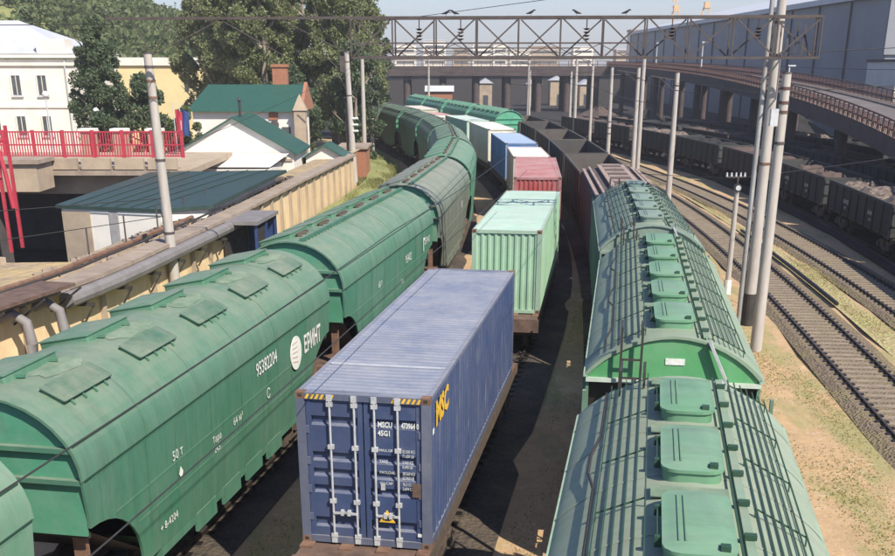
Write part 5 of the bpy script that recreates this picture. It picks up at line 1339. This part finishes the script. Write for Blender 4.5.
# grass
def blades(regions, n, h, name, mat='grass'):
    P = []
    for (path, off0, off1, y0, y1, wgt, z) in regions:
        for k in range(int(n * wgt)):
            y = random.uniform(y0, y1); a = path.x_of_y(y); o = random.uniform(off0, off1)
            if math.sin(y * .55 + o * 1.7) + math.sin(o * 2.3 - y * .21) + random.uniform(-1, 1) < .1: continue
            hh = h * random.uniform(.4, 1.3); w_ = .025 + hh * .07; an = random.uniform(0, 6.28); dx_, dy_ = math.cos(an), math.sin(an); lx, ly = random.uniform(-.5, .5) * hh, random.uniform(-.5, .5) * hh
            x = a + o; P += [(x - dx_ * w_, y - dy_ * w_, z), (x + dx_ * w_, y + dy_ * w_, z), (x + lx + dx_ * w_ * .2, y + ly + dy_ * w_ * .2, z + hh), (x + lx - dx_ * w_ * .2, y + ly - dy_ * w_ * .2, z + hh)]
    return tag(quads(name, np.array(P), M[mat]), kind='stuff')
ab = MB(); ab.sheet([[(T_A.x_of_y(y) + 1.75 + (T_B.x_of_y(y) - T_A.x_of_y(y) - 3.5) * t, y, -.165 + .035 * math.sin(y * .8 + t * 6) * (0 < t < 1)) for t in (0, .25, .5, .75, 1)] for y in range(14, 140, 2)]); struct('grass_strip', ab, M['strip'], True)
gv = MB(); rows = []
for y in np.arange(30, 130, 3):
    xa = T_wall.x_of_y(min(y, 94)) + .2 if y < 94 else -7.1 - .06 * (y - 94); xb = T_left.x_of_y(y) - 2.6
    rows.append([(xa + (xb - xa) * t, y, -.08 + .35 * (1 - t) ** 2 + .06 * math.sin(y * .7 + t * 5)) for t in (0, .2, .4, .6, .8, 1)])
gv.sheet(rows); struct('grass_bank', gv, M['verge'], True)
blades([(T_wall, .3, 4.6, 50, 94, .7, .05), (T_left, -7.5, -3, 90, 130, .3, -.05)], 34000, .26, 'bank_grass', 'bank')
blades([(T_A, 1.9, 3.4, 20, 110, .35, -.15), (T_A, -4.6, -1.9, 16, 90, .30, -.19), (T_right, 2.4, 6.5, 12, 40, .20, -.19), (T_mid, 2.2, 3.2, 16, 60, .06, -.2), (T_left, 2.0, 3.0, 14, 60, .09, -.2)], 60000, .04, 'trackside_grass', 'grass')
b = MB(); pts = along(T_A, 1.75, -.02, 45, 66, 6); b.tube(pts, .09, 6); tag(b.build('spare_rail', M['rail']), 'dark spare rail lying along the right of the near track', 'rail')

# ------------------------------------------------------------------ far city, cranes
city = [(-45, 620, 16, 17), (-24, 640, 12, 19), (-8, 700, 14, 22), (8, 660, 10, 17), (24, 720, 16, 20), (42, 650, 12, 16.5), (60, 700, 18, 19), (82, 680, 12, 18), (30, 640, 8, 19), (118, 720, 20, 17), (-60, 660, 14, 20)]
CL = ['pale far-off city block above bridge, behind the emerald hopper end', 'tall tan far-off city block near the clump of poplars', 'far-off city block, tallest left of the pole cluster', 'narrow far-off city block between two taller ones',
      'wide pale far-off city block in the middle of skyline', 'low far-off city block right of the middle one', 'wide far-off block beside the cream silo tower', 'low far-off block just left of the cranes', 'slim far-off tower in front of the wide middle block', 'far-off block under the yellow cranes', 'far-off city block hidden mostly by the poplars']
for i, (x, y, wd, h) in enumerate(city):
    o = thing('apartment_block', CL[i], 'building', (x, y, 0), 0, 'distant city blocks')
    b = MB(); b.box(-wd / 2, wd / 2, 0, 14, -1, h); b.build('wall', M['plaster_w' if i % 3 else 'tanwall'], o)
    b = MB(); b.box(-wd / 2 - .3, wd / 2 + .3, -.3, 14.3, h + .02, h + .6); b.build('roof', M['roofgrey'], o)
    for z in range(6, int(h) - 1, 3):
        b = MB(); b.box(-wd / 2 + 1, wd / 2 - 1, -.1, -.02, z, z + 1.3); b.build('window_band', M['glassd'], o)
si = thing('silo_block', 'cream block tower beside the far end of warehouse', 'building', (60.2, 355, 0))
b = MB(); b.box(-2.6, 2.6, 0, 8, -1, 18.6); b.build('wall', M['plaster_w'], si); b = MB(); b.box(-2.8, 2.8, -.2, 8.2, 18.62, 19.2); b.build('parapet', M['tanwall'], si)
for i, (x, y, h, lab) in enumerate(((118, 590, 46, 'yellow harbour crane above the warehouse, left one'), (136, 600, 48, 'yellow harbour crane above the warehouse, right one'), (189, 590, 44, 'yellow harbour crane cut by the top edge behind triple poles'))):
    o = thing('harbour_crane', lab, 'crane', (x, y, 0), 0, 'harbour cranes beyond the warehouse')
    for sx in (-1, 1):
        b = MB(); b.bar((sx * 3.5, 0, 0), (sx * 1.6, 0, h - 12), .7); b.build('leg', M['crane'], o)
    b = MB(); b.box(-1.3, 1.3, -1.3, 1.3, h - 12, h - 9); b.build('cabin', M['crane'], o)
    b = MB(); b.bar((0, 0, h - 8), (3, 0, h + 24), .9); b.bar((-1.5, 0, h - 8), (-3, 0, h + 6), .8); b.build('jib', M['crane'], o)
    for k in range(4): b = MB(); b.bar((-3 + .4 * k, 0, 12 + 8 * k), (3 - .4 * k, 0, 12 + 8 * k), .7); b.build('cross_brace', M['crane'], o)

# ------------------------------------------------------------------ summer haze
hz = MB(); hz.box(-950, 950, -60, 2600, -6, 95); hm = bpy.data.materials.new('haze_air'); hm.use_nodes = True
hn = hm.node_tree.nodes; hn.remove(hn['Principled BSDF']); pv = hn.new('ShaderNodeVolumePrincipled')
pv.inputs['Color'].default_value = (.95, .96, .99, 1); pv.inputs['Density'].default_value = .00045; pv.inputs['Anisotropy'].default_value = .2
hm.node_tree.links.new(pv.outputs[0], hn['Material Output'].inputs['Volume'])
tag(hz.build('haze', hm), kind='stuff')
